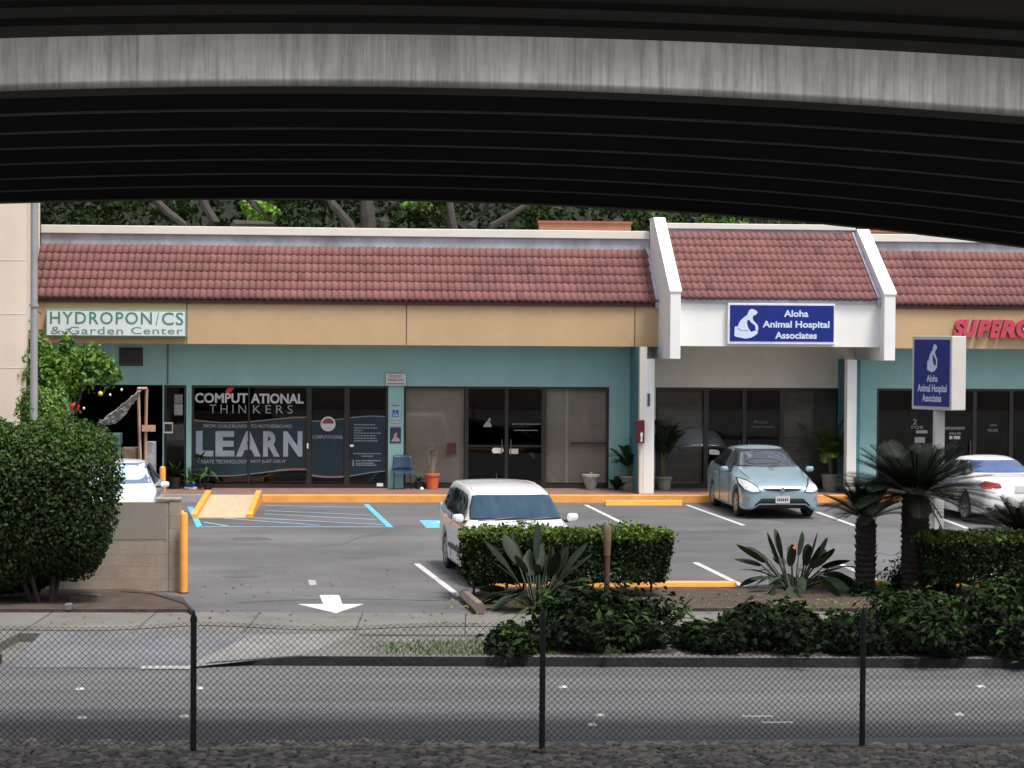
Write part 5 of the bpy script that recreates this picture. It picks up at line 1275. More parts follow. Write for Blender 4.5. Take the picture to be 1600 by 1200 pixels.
# ================================================================== hydroponics entrance clutter
def P2(px, py, Y): p = F(px, py, Y); return Vector((p.x, Y, p.z))
YE = YG - 1.0
wood = mat('pinkish_timber', (.42, .27, .20), .8, var=.2, scale=3)
fr = empty('timber_frame', P2(222, 740, YE), 0, 'tall narrow pinkish timber frame holding up a draped net at the shop entrance', 'frame')
fr.location.z = 0
mb = MB()
for a, b in (((216, 607), (221, 742)), ((229, 607), (226, 742))):
    p, q = P2(*a, YE), P2(*b, YE); q.z = 0; mb.tube([p, q], .038, 4)
mb.build('upright', wood, fr)
mb = MB(); mb.tube([P2(215, 607, YE - .05), P2(230, 607, YE - .05)], .035, 4); mb.build('top_rail', wood, fr)
mb = MB(); a, b = P2(222, 673, YE - .06), P2(243, 665, YE - .06); mb.box(a.x, b.x, YE - .1, YE - .05, F(230, 674, YE).z, F(230, 664, YE).z); mb.build('shelf', wood, fr)
mb = MB(); p = P2(151, 668, YE); q = Vector((p.x, p.y, 0)); mb.tube([P2(158, 656, YE), p, q], .045, 6); o = mb.build('hoop_post', mat('pale_pipe', (.35, .30, .26), .7)); tag(o, 'short pale pipe with bent top at the low end of the net', 'post')
# net
nm = mat('net_rope', (.30, .29, .27), .9, var=.5, scale=9)
mb = MB(); g = random.Random(3)
def sag(t, k): 
    a, b = P2(216, 610, YE - .02), P2(155, 659, YE - .02); p = a.lerp(b, t); p.z -= (.30 * math.sin(math.pi * t) ** .8 * k + .04) * 1.0; p.y += .12 * (k - .5); return p
for k in (0, .25, .5, .75, 1.0): mb.tube([sag(t, k) + Vector((g.uniform(-.02, .02), 0, g.uniform(-.02, .02))) for t in np.linspace(0, 1, 22)], .016 if k in (0, 1) else .010, 4)
for i in range(46):
    t = (i + .5) / 46; mb.tube([sag(max(0, min(1, t + dk * .03)), k) for k, dk in ((0, 0), (.33, 1), (.66, -1), (1, 0))], g.uniform(.008, .022), 4)
for i in range(26):
    t = g.random(); k = g.random(); p = sag(t, k); s_ = g.uniform(.02, .05); mb.tube([p, p + Vector((s_ * 1.6, 0, s_ * .8))], [s_, s_ * .6], 5)
o = mb.build('draped_net', nm); o.location = (0, 0, 0); tag(o, 'grey knotted net slung from the timber frame down to the left post', 'net')
# green bin, crates, sacks
bn_ = empty('storage_bin', P2(175, 740, YE), 0, 'green bin with darker lid beside the entrance, behind the round shrub', 'bin'); bn_.location.z = ZW * 0
x0, x1 = F(140, 700, YE).x, F(190, 700, YE).x
mb = MB(); mb.prism([(x0 + .05, YE - .5, 0), (x1 - .05, YE - .5, 0), (x1, YE - .5, F(170, 695, YE).z), (x0, YE - .5, F(170, 695, YE).z)], (0, .5, 0)); mb.build('bin_body', mat('bin_green', (.09, .30, .18), .5), bn_, bevel=.02)
mb = MB(); mb.box(x0 - .02, x1 + .02, YE - .55, YE + .02, F(170, 694.5, YE).z, F(170, 676, YE).z); mb.build('lid', mat('bin_lid', (.06, .13, .12), .5), bn_, bevel=.02)
cr = mat('grey_stone_pot', (.30, .32, .36), .9, var=.35, scale=6, bump=.5)
x0, x1 = F(228, 700, YE + .1).x, F(242, 700, YE + .1).x
mb = MB(); mb.box(x0, x1, YE + .05, YE + .5, 0, F(235, 691, YE).z); o = mb.build('stacked_pavers', cr, bevel=.02); tag(o, 'tall grey stack of pavers just right of the timber frame foot', 'pavers')
x0, x1 = F(190, 700, YE + .1).x, F(214, 700, YE + .1).x
mb = MB(); mb.box(x0, x1, YE + .1, YE + .6, 0, F(200, 700, YE).z); o = mb.build('planter_box', mat('planter_brown', (.16, .12, .09), .9, var=.4, scale=5), bevel=.02); tag(o, 'brown planter box behind the white car roof, between bin and frame', 'planter')
# red lantern in the small tree, pale blossoms
def lump(name, p, r, m, label, cat, sc_=(1, 1, 1)):
    mb = MB(); mb.lathe([(r * math.sin(t) + .0005, -r * math.cos(t) * sc_[2]) for t in np.linspace(0, math.pi, 12)], (0, 0, 0), 16)
    o = mb.build(name, m, smooth=True); o.location = p; return tag(o, label, cat)
lump('lantern', P2(117, 636, YE - .4), .12, mat('lantern_red', (.60, .02, .02), .4), 'red ball lantern with dark cap hanging at the dark entrance', 'lantern')
c_ = MB(); c_.lathe([(.07, .09), (.06, .14), (.01, .15)], (0, 0, 0), 12); o = c_.build('lantern_cap', M['frame'], bpy.data.objects['lantern'], world=False)
mb = MB(); p = P2(117, 625, YE - .4); mb.tube([(0, 0, .15), (0, 0, .6)], .005, 4); mb.build('hanging_cord', M['frame'], bpy.data.objects['lantern'], world=False)
lump('hanging_gourd', P2(157, 615, YE - .5), .06, mat('gourd_yellow', (.65, .62, .06), .5), 'small yellow ball hanging under the sunlit tree', 'ornament')
mb = MB(); mb.tube([(0, 0, .05), (0, 0, .4)], .004, 4); mb.build('hanging_cord', M['frame'], bpy.data.objects['hanging_gourd'], world=False)
for px, py in ((131, 638), (172, 617), (190, 609)): lump('paper_tag', P2(px, py, YE - .4), .028, M['white'], {131: 'lowest small white tag near the red lantern', 172: 'small white tag right of the yellow ball', 190: 'small white tag highest at the dark entrance'}[px], 'tag', (1, 1, 1.3))

# ================================================================== pots, chair and plants on the walkway
def pot(name, px, pyb, wpx, hpx, m, label, Y=None, rim=True, taper=.78, cat='pot'):
    Y = Y or YG - .35; p = P2(px, pyb, Y); s = FPX / (p - CAM).dot(FW); r_ = wpx / 2 / s; h = hpx / s
    o = empty(name, (p.x, Y, ZW), 0, label, cat); mb = MB()
    mb.lathe([(r_ * taper, 0), (r_ * .97, h * .82), (r_ * .97, h * .98), (r_ * .86, h * .98), (r_ * .8, h * .85)], (p.x, Y, ZW + .002), 22); mb.build('vessel', m, o, smooth=True)
    if rim: mb = MB(); mb.lathe([(r_ * .98, h * .84), (r_ * 1.08, h * .86), (r_ * 1.08, h), (r_ * .9, h)], (p.x, Y, ZW + .004), 22); mb.build('rim', m, o, smooth=True)
    mb = MB(); mb.lathe([(r_ * .84, h * .88), (.001, h * .9)], (p.x, Y, ZW + .003), 16); mb.build('potting_soil', M['soil'], o)
    return o, p.x, Y, ZW + h * .9, r_, s
terra = mat('terracotta', (.55, .12, .05), .7, var=.15, scale=4)
stonep = mat('stone_pot', (.27, .25, .22), .9, var=.25, scale=5, bump=.4)
def stems(parent, x, y, z, n, h, spread, leaf, lw, m, seed=0, col=(1, 1, 1), droop=.4, trunk=.0, tm=None):
    g = np.random.default_rng(seed); parts = []
    for i in range(n):
        a = g.uniform(0, 6.28); el = g.uniform(.5, 1.4); 
        parts.append(blade((x, y, z + trunk), (math.cos(a) * math.cos(el) * spread, math.sin(a) * math.cos(el) * spread, math.sin(el)), h * g.uniform(.5, 1.1), lw, droop=droop * g.uniform(.5, 1.4), col=np.array(col) * g.uniform(.7, 1.3), seg=5))
    V, Fq, C = merge(parts); np_mesh('foliage', V, Fq, m, parent, cols=C)
    if trunk: mb = MB(); mb.tube([(x, y, z - .05), (x + .01, y, z + trunk)], .02, 6); mb.build('stem', tm or M['bark'], parent)
o, x, y, z, r_, s = pot('potted_plant', 675.5, 768, 22, 24, terra, 'orange terracotta pot with thin bare stems, between blue chair and white car', cat='potted plant')
mb = MB(); g = random.Random(2)
for i in range(6):
    a = g.uniform(-1, 1); mb.tube([(x + a * .03, y, z), (x + a * .08, y + g.uniform(-.04, .04), z + g.uniform(.3, .5)), (x + a * .15, y, z + g.uniform(.6, .85))], [.013, .009, .004], 5)
mb.build('stem', mat('pale_stem', (.22, .19, .14), .8), o); parts = []
for i in range(7): parts.append(blade((x + g.uniform(-.12, .12), y, z + g.uniform(.2, .6)), (g.uniform(-1, 1), g.uniform(-1, 1), .5), .16, .05, col=(.9, .9, .8)))
V, Fq, C = merge(parts); np_mesh('foliage', V, Fq, M['leaf_dark'], o, cols=C)
o, x, y, z, r_, s = pot('potted_plant', 655, 768, 14, 12, mat('black_pot', (.015, .015, .015), .5), 'little black pot with dark leaves left of the terracotta pot', Y=YG - .25, cat='potted plant')
stems(o, x, y, z, 12, .35, 1, .2, .06, M['leaf_dark'], 3)
lump('bowl', P2(659, 764, YG - .5) , .05, M['white'], 'small white bowl beside the black pot on the walkway', 'bowl')
o, x, y, z, r_, s = pot('potted_plant', 298, 763, 17, 9, mat('blue_pot', (.02, .05, .35), .3, coat=.5), 'small blue pot with pale green plant at the shop door', Y=YG - .35, cat='potted plant')
stems(o, x, y, z, 16, .55, 1, .2, .09, M['leaf'], 4, col=(1.6, 1.7, 1.5))
mb = MB(); mb.lathe([(.16, 0), (.17, .05), (.15, .052)], (x, y, ZW + .001), 18); mb.build('saucer', M['white'], o)
o.location.z = ZW
o, x, y, z, r_, s = pot('potted_plant', 325, 767, 14, 9, mat('black_pot2', (.015, .015, .015), .5), 'small black pot with a spreading pale plant at the foot of the white lettered window', Y=YG - .45, cat='potted plant')
stems(o, x, y, z + .1, 14, .5, 1.2, .2, .08, M['leaf'], 5, col=(1.5, 1.5, 1.3), droop=.7, trunk=.16)
pl = empty('climbing_plant', (fx(312), YG - .25, ZW), 0, 'bushy dark plant standing before the big lettering at the lower left of the window', 'plant')
stems(pl, fx(314), YG - .25, ZW + .75, 26, .42, 1.2, .2, .07, M['leaf_dark'], 8, col=(1.5, 1.6, 1.4), droop=.5, trunk=.0)
mb = MB(); mb.tube([(fx(314), YG - .25, ZW), (fx(313.5), YG - .25, ZW + .8)], .015, 6); mb.build('stem', M['bark'], pl)
dp_ = empty('potted_plant', (fx(275), YG - .3, ZW), 0, 'dark leafy plant at the base of the narrow glass door', 'potted plant')
stems(dp_, fx(276), YG - .3, ZW + .35, 26, .55, 1, .2, .08, M['leaf_dark'], 9, droop=.4)
mb = MB(); mb.lathe([(.12, 0), (.16, .3), (.14, .3)], (fx(276), YG - .3, ZW), 16); mb.build('vessel', M['frame'], dp_)
o, x, y, z, r_, s = pot('planter', 923, 768, 27, 23, mat('stone_pot2', (.33, .31, .28), .9, var=.3, scale=6, bump=.4), 'ornate pale stone urn standing alone in front of the right blind', Y=YG - .4, taper=.55, cat='planter')
mb = MB(); mb.tube([(x, y, z), (x, y, z + .10)], [.06, .03], 8); mb.build('plant_stub', mat('stub', (.35, .18, .12), .8), o)
def areca(name, px, pyb, wpx, hpx, top, n, label, Y, m, seed, lean=(0, 0), col=(1, 1, 1), potm=stonep, ll=.22, lw=.03):
    o, x, y, z, r_, s = pot(name, px, pyb, wpx, hpx, potm, label, Y=Y, cat='potted palm')
    h = F(px, top, Y).z - z; g = np.random.default_rng(seed); parts = []
    mb = MB()
    for i in range(5):
        a = g.uniform(0, 6.28); mb.tube([(x + .04 * math.cos(a), y + .04 * math.sin(a), z - .02), (x + .09 * math.cos(a), y + .09 * math.sin(a), z + h * .45)], [.016, .010], 5)
    mb.build('stem', mat('palm_cane', (.12, .13, .05), .6), o)
    for i in range(n):
        a = 6.28 * i / n + g.uniform(-.3, .3); el = g.uniform(.35, 1.35)
        parts.append(frond((x + .08 * math.cos(a), y + .08 * math.sin(a), z + h * g.uniform(.25, .55)), a, el, h * g.uniform(.5, .8), ll, n=16, droop=g.uniform(.25, .6), w=lw, col=np.array(col) * g.uniform(.7, 1.3), seed=seed * 100 + i, vee=.2))
    V, Fq, C = merge(parts); np_mesh('foliage', V, Fq, m, o, cols=C); return o
areca('potted_palm', 983, 770, 29, 22, 690, 17, 'dark feathery potted palm in a stone pot between urn and white pillar', YG - .55, M['leaf_dark'], 21, col=(.9, 1.3, 1.0), ll=.26, lw=.035)
areca('potted_palm', 1037, 770, 25, 20, 640, 24, 'slender dim potted palm standing just right of the white pillar', YG - .45, M['leaf_dark'], 22, col=(.6, .7, .6))
areca('potted_palm', 1297, 774, 27, 26, 662, 36, 'sunlit bushy potted palm to the right of the silver-blue hatchback', YG - .9, M['leaf'], 23, col=(1.6, 1.5, 1.2), ll=.24, lw=.03)
lump('plant_root_ball', P2(959, 748, YG - .6), .0, M['leaf_dark'], 'x', 'x') if False else None
o = empty('broadleaf_plant', (fx(958), YG - .6, ZW), 0, 'low broad-leaved green plant between the urn and the feathery palm', 'plant')
stems(o, fx(959), YG - .6, ZW, 18, .62, .8, .2, .16, M['leaf_dark'], 10, col=(.8, 1.3, .9), droop=.35)

# blue chair against the pier
cx0 = fx(629, YG - .4); ch = empty('chair', (cx0, YG - .40, ZW), 0, 'blue moulded plastic chair with thin metal legs against the teal pier', 'chair')
bl = mat('chair_blue', (.010, .036, .08), .45, var=.08); s_ = .24
def shell(pts_fn, nu, nv, th=.012):
    mb = MB(); vs = [pts_fn(i / nu, j / nv) for j in range(nv + 1) for i in range(nu + 1)]
    fs = [(j * (nu + 1) + i, j * (nu + 1) + i + 1, (j + 1) * (nu + 1) + i + 1, (j + 1) * (nu + 1) + i) for j in range(nv) for i in range(nu)]
    mb.add(vs, fs); return mb
# faces the road; turned a little
back = shell(lambda u, v: (s_ * 1.05 * (2 * u - 1) * (1 - .08 * v), .20 + .10 * v - .06 * (2 * u - 1) ** 2, .50 + .36 * v - .03 * (2 * u - 1) ** 4), 10, 6)
seat = shell(lambda u, v: (s_ * (2 * u - 1), -.22 + .42 * v, .45 + .02 * (2 * u - 1) ** 2 - .03 * (1 - v) * (1 - v) + .03 * v * v), 10, 6)
for nm_, mb in (('backrest', back), ('seat', seat)):
    q_ = mb.build(nm_, bl, ch, world=False, smooth=True, fix=False); sm = q_.modifiers.new('t', 'SOLIDIFY'); sm.thickness = .014
for sx in (-1, 1):
    for sy in (-1, 1):
        mb = MB(); mb.tube([(sx * .20, sy * .18, .44), (sx * .22, sy * .20, .0)], .011, 6); mb.build('leg', M['frame'], ch, world=False)
mb = MB()
for sx in (-1, 1): mb.tube([(sx * .21, -.19, .43), (sx * .21, .19, .43), (sx * .20, .24, .55)], .010, 6)
mb.build('seat_frame', M['frame'], ch, world=False)

# ================================================================== chain-link fence in front
fp = [(-243, 1184), (302, 1178), (848, 1174), (1347, 1167), (1815, 1162)]
# straight run; spacing from the first two visible posts
sA_, sB_ = 159.0, 155.0
pA = CAM + ray(302, 1178) * (FPX / sA_ / ray(302, 1178).dot(FW)); pB = CAM + ray(1347, 1167) * (FPX / sB_ / ray(1347, 1167).dot(FW))
dF = (pB - pA) / 2
posts = [pA - dF, pA, pA + dF * 1.03, pB, pB + dF]
frn = empty('chain_link_fence', pA, 0, 'dark chain-link fence crossing the foreground on thin posts', 'fence')
def fence_h(px, py, p): return F(px, py, p.y).z
tops = []
eF = Vector((dF.x, dF.y, 0)).normalized(); nF = Vector((-eF.y, eF.x, 0)); zslope = dF.z / Vector((dF.x, dF.y, 0)).length
Hh = [fence_h(302, 966, posts[1]) - posts[1].z, fence_h(848, 968, posts[2]) - posts[2].z, fence_h(1347, 963, posts[3]) - posts[3].z]
hf = sum(Hh) / 3
for p in posts:
    mb = MB(); r_ = .030; mb.lathe([(r_, -.25), (r_, hf - .02)], (p.x, p.y, p.z), 12); po = mb.build('post', M['fence'], frn, smooth=True)
    mb = MB(); mb.lathe([(r_ * 1.15, hf - .02), (r_ * 1.2, hf + .02), (r_ * .7, hf + .05), (.008, hf + .07), (.006, hf + .10)], (p.x, p.y, p.z), 12); mb.build('cap', M['fence'], po, smooth=True)
    mb = MB()
    for z in (.1, .42, .74, 1.05): mb.lathe([(r_ * 1.25, z), (r_ * 1.25, z + .012)], (p.x, p.y, p.z), 10)
    mb.build('tie', M['fence'], po)
# mesh: zigzag wires
Lr = Vector((posts[-1] - posts[0]).to_2d()).length; mh = hf - .10; pw_ = .0655; z0f = .08
mb = MB(); wr = .0025; tt = 0; P0 = posts[0]
def fpnt(a, h, o):
    k = a / Lr * 4; f_ = k - math.floor(k); sagz = -.035 * math.sin(math.pi * f_) * (h / mh) - .012 * math.sin(a * 3.1) * (h / mh)
    wv = .012 * math.sin(a * 1.9 + h * 2)
    b = P0 + eF * a; return Vector((b.x, b.y, P0.z + zslope * a + z0f + h + sagz)) + nF * (o + wv + .034)
nrow = int(mh / (pw_ * .5)); na = int(Lr / pw_)
Vv = []; Ff = []
for i in range(na + 1):
    for ph in (0, 1):
        # each woven wire zigzags up the height
        pts = []
        for j in range(nrow + 1):
            a = i * pw_ + (pw_ / 2 if (j + ph) % 2 else 0) + (0 if ph == 0 else 0); 
            if ph == 1: a = i * pw_ - (pw_ / 2 if (j % 2) else 0) + pw_ / 2 - (0)
            pts.append((a, j * pw_ * .5))
        if ph == 1: continue
        P3 = [fpnt(a, h, .004 * (-1) ** k) for k, (a, h) in enumerate(pts)]
        pts2 = [(i * pw_ - (0 if (j % 2) else 0) + (pw_ if False else 0), 0) for j in range(1)]
        for k in range(len(P3) - 1):
            p, q = P3[k], P3[k + 1]; d = (q - p).normalized(); u = nF; v = d.cross(u); b = len(Vv)
            for e_ in (p, q): Vv += [e_ + u * wr, e_ - u * wr * .5 + v * wr * .87, e_ - u * wr * .5 - v * wr * .87]
            Ff += [(b, b + 1, b + 4, b + 3), (b + 1, b + 2, b + 5, b + 4), (b + 2, b, b + 3, b + 5)]
        # mirrored zigzag
        P3 = [fpnt(i * pw_ + (0 if j % 2 else pw_ / 2) + pw_ / 2 * 0, j * pw_ * .5, .004 * (-1) ** j) for j in range(nrow + 1)]
        P3 = [fpnt(i * pw_ - (pw_ / 2 if j % 2 else 0), j * pw_ * .5, -.004 * (-1) ** j) for j in range(nrow + 1)]
        for k in range(len(P3) - 1):
            p, q = P3[k], P3[k + 1]; d = (q - p).normalized(); u = nF; v = d.cross(u); b = len(Vv)
            for e_ in (p, q): Vv += [e_ + u * wr, e_ - u * wr * .5 + v * wr * .87, e_ - u * wr * .5 - v * wr * .87]
            Ff += [(b, b + 1, b + 4, b + 3), (b + 1, b + 2, b + 5, b + 4), (b + 2, b, b + 3, b + 5)]
np_mesh('wire_mesh', np.array([tuple(v) for v in Vv]), np.array(Ff), M['fence'], frn)
mb = MB(); mb.tube([fpnt(a, mh - .05, .006) for a in np.linspace(0, Lr, 60)], .003, 4); mb.build('tension_wire', M['fence'], frn)

# odds and ends at the left bed
for (px, py, l, h, rz, lab, mt) in ((124, 945, .32, .12, .2, 'brown block lying on the bare soil by the left shrub', 'bark'), (140, 938, .35, .08, -.3, 'pale flat brick on top of the soil near the block wall', 'concrete'), (107, 956, .10, .12, 0, 'tiny pale stone at the edge of the left bed', 'concrete')):
    p = G(px, py); mb = MB(); mb.box(-l / 2, l / 2, -.08, .08, .03, h * .6 + .05); o = mb.build('brick', M[mt], bevel=.012); o.location = p; o.rotation_euler = (0, 0, rz); tag(o, lab, 'brick')
mb = MB(); p, q = G(232, 929, .05), G(300, 944, .05)
pts = [G(a, b, .05) for a, b in ((190, 925), (235, 928), (262, 935), (290, 944), (302, 956))]
mb.tube([v + Vector((0, 0, -.015)) for v in pts], .035, 6); o = struct(mb, 'bed_edging', M['kerbdark'])
mb = MB(); pts = [G(a, b, .05) for a, b in ((726, 933), (735, 942), (750, 955))]; mb.tube([v + Vector((0, 0, .04)) for v in pts], .09, 6); o = struct(mb, 'bed_edging', mat('edging_stone', (.16, .12, .10), .9, var=.3, scale=6))
# brown pipe stub in front of the hedge
p = G(948, 946); s = FPX / (p - CAM).dot(FW); h = F(948, 820, p.y).z
o = empty('rusty_standpipe', p, 0, 'rusty brown standpipe with thick top in front of the clipped hedge', 'standpipe')
rust = mat('rust', (.08, .035, .025), .85, var=.35, scale=6); rust2 = mat('rust_top', (.14, .09, .055), .85, var=.3, scale=6)
mb = MB(); mb.lathe([(4.6 / s, -.05), (4.6 / s, h * .62)], (p.x, p.y, 0), 14); mb.build('pipe', rust, o, smooth=True)
mb = MB(); mb.lathe([(5.2 / s, h * .62), (5.6 / s, h * .7), (6.6 / s, h * .80), (6.8 / s, h * .96), (4 / s, h), (.001, h)], (p.x, p.y, 0), 14); mb.build('top_fitting', rust2, o, smooth=True)
# ================================================================== vegetation
def foliage(name, parts, m, parent): V, Fq, C = merge(parts); return np_mesh(name, V, Fq, m, parent, cols=C)
def depth_scale(p): return FPX / (Vector(p) - CAM).dot(FW)
# round clipped shrub at the left
p = G(88, 945); s = depth_scale((p.x, p.y, 1.3)); cz = F(85, 790, p.y).z
sh = empty('round_shrub', (p.x, p.y, 0), 0, 'large rounded dark green shrub filling the lower left, bright on top', 'shrub')
cx = F(36, 790, p.y).x; rx2 = 130 / s; rz2 = 138 / s
Pn, Nn = blob_points(36000, (cx, p.y + .2, cz), (rx2, rx2 * .75, rz2), lump=.13, seed=1, shell=.75, boxy=.1)
k = Pn[:, 2] > .35; Pn, Nn = Pn[k], Nn[k]
P2_, N2_ = blob_points(13000, (F(5, 880, p.y).x, p.y + .3, F(5, 872, p.y).z), (95 / s, rx2 * .6, 72 / s), lump=.2, seed=2, shell=.75)
k = P2_[:, 2] > .12; P2_, N2_ = P2_[k], N2_[k]
hz_ = (Pn[:, 2] - cz) / rz2 + RNG.normal(0, .16, len(Pn)); tp_ = hz_ > .55  # sunlit top and shaded lower leaves are painted into the leaf tones
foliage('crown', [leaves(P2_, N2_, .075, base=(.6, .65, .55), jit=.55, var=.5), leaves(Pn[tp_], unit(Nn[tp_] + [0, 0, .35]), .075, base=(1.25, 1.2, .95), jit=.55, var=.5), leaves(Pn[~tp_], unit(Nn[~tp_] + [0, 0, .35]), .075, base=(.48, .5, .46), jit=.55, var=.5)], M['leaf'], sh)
mb = MB(); g = random.Random(9)
for i in range(7):
    a = g.uniform(0, 6.28); q_ = Vector((cx + .15 * math.cos(a) + .3, p.y + .1 * math.sin(a), 0)); e_ = Vector((cx + math.cos(a) * rx2 * .6, p.y + .2 + math.sin(a) * rx2 * .5, cz + g.uniform(-.2, .5)))
    mb.tube([q_, q_.lerp(e_, .45) + Vector((0, 0, .15)), e_], [.04, .03, .012], 6)
mb.build('branch', M['bark'], sh)
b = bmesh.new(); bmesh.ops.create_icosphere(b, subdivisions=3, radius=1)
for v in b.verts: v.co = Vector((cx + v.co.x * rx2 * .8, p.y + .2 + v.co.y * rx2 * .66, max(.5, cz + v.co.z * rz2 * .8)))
me = bpy.data.meshes.new('dark_core'); b.to_mesh(me); b.free(); me.materials.append(M['leaf_dark'])  # solid dark core paints the shade inside the crown
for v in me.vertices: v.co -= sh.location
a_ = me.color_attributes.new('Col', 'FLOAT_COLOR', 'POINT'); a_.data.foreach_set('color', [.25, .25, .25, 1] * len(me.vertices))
o = bpy.data.objects.new('dark_core', me); COL.objects.link(o); o.parent = sh

# sunlit small tree behind it
def tree(name, label, base, blobs, n, size, m, trunk, seed, col=(1, 1, 1), group=None, cat='tree', lump=.25, shell=.5, hue=.12):
    t = empty(name, base, 0, label, cat, group); parts = []
    for i, (c, rad) in enumerate(blobs):
        w_ = n * (rad[0] * rad[2]) / sum(b[1][0] * b[1][2] for b in blobs)
        Pn, Nn = clump_points(int(w_), c, rad, k=14, seed=seed + i, sub=.42); parts.append(leaves(Pn, Nn, size, base=col, hue=hue, jit=.6, var=.5))
    foliage('crown', parts, m, t)
    mb = MB()
    for pts, rs in trunk: mb.tube(pts, rs, 9)
    mb.build('trunk', M['bark'], t, smooth=True); return t
YS = 47.0
def FP(px, py, Y): p = F(px, py, Y); return (p.x, Y, p.z)
sS_ = depth_scale(FP(120, 600, YS))
tree('small_tree', 'sunlit leafy tree with bright yellow-green crown just below the white and green sign', (F(110, 700, YS).x, YS, 0),
     [(FP(118, 582, YS), (78 / sS_, .9, 52 / sS_)), (FP(60, 560, YS), (30 / sS_, .6, 50 / sS_)), (FP(85, 590, YS), (62 / sS_, .9, 48 / sS_)), (FP(105, 535, YS), (14 / sS_, .3, 22 / sS_)), (FP(165, 578, YS), (28 / sS_, .5, 26 / sS_)), (FP(75, 570, YS), (40 / sS_, .7, 38 / sS_)), (FP(140, 555, YS), (40 / sS_, .6, 20 / sS_))],
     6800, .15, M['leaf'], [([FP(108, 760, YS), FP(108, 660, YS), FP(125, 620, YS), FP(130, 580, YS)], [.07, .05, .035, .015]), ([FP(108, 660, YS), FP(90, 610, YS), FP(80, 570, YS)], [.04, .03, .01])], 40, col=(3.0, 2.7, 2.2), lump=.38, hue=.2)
YS2 = 45.5; s2_ = depth_scale(FP(70, 620, YS2))
tree('small_bush', 'light green soft bush between the pole and the red lantern', (F(75, 700, YS2).x, YS2, 0), [(FP(68, 645, YS2), (42 / s2_, .6, 50 / s2_)), (FP(45, 650, YS2), (20 / s2_, .5, 40 / s2_))], 8000, .09, M['leaf'],
     [([FP(70, 760, YS2), FP(72, 650, YS2)], [.05, .02])], 60, col=(3.6, 2.9, 2.8), cat='bush', lump=.15)

# clipped hedges
def hedge(name, label, x0, x1, yb, yt, depth, seed, n, base_gap=0, flatcol=(1, 1, 1)):
    p = G((x0 + x1) / 2, yb); Y = p.y; s = depth_scale(p); X0, X1 = F(x0, yb, Y).x, F(x1, yb, Y).x
    zt = F((x0 + x1) / 2, yt, Y + depth * .3).z
    h = empty(name, ((X0 + X1) / 2, Y, 0), 0, label, 'hedge', 'clipped hedges')
    Pn, Nn = hedge_points(n, X0, X1, Y, Y + depth, base_gap, zt, seed, wob=.07)
    Pe, Ne = hedge_points(n // 9, X0 - .03, X1 + .03, Y - .03, Y + depth + .03, base_gap, zt + .05, seed + 9, wob=.12)
    lit_top = lambda P_: np.where(P_[:, 2] + RNG.normal(0, .04, len(P_)) > zt - .13, 1, 0)      # paints a sunlit yellow-green top, with a shade tone on the sides
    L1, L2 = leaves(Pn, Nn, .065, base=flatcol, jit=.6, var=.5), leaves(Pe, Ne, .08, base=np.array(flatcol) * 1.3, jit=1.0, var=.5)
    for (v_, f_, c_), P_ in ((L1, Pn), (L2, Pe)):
        k_ = np.repeat(lit_top(P_), 4)[:, None]; c_ *= np.where(k_ > 0, np.array([2.6, 2.1, 1.6]), np.array([.42, .42, .42]))
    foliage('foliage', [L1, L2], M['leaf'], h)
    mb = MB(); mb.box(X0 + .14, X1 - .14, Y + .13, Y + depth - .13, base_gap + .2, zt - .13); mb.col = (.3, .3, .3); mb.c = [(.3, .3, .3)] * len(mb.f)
    mb.build('dark_core', M['leaf_dark'], h, color=True)  # dark block paints the shade deep in the hedge
    mb = MB(); g = random.Random(seed); x = X0 + .2
    while x < X1 - .1:
        yy_ = Y + depth * g.uniform(.35, .65); mb.tube([(x, yy_, 0), (x + g.uniform(-.1, .1), yy_, base_gap + .35)], [.022, .016], 5); x += g.uniform(.2, .4)
    mb.build('stem', M['bark'], h); return h, X0, X1, Y
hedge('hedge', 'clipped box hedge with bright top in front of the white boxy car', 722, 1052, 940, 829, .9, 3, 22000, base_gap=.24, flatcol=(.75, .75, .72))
hedge('hedge', 'clipped hedge at the right behind the dark palms and sign post', 1440, 1720, 938, 833, .85, 4, 17000, base_gap=.22, flatcol=(.7, .7, .7))

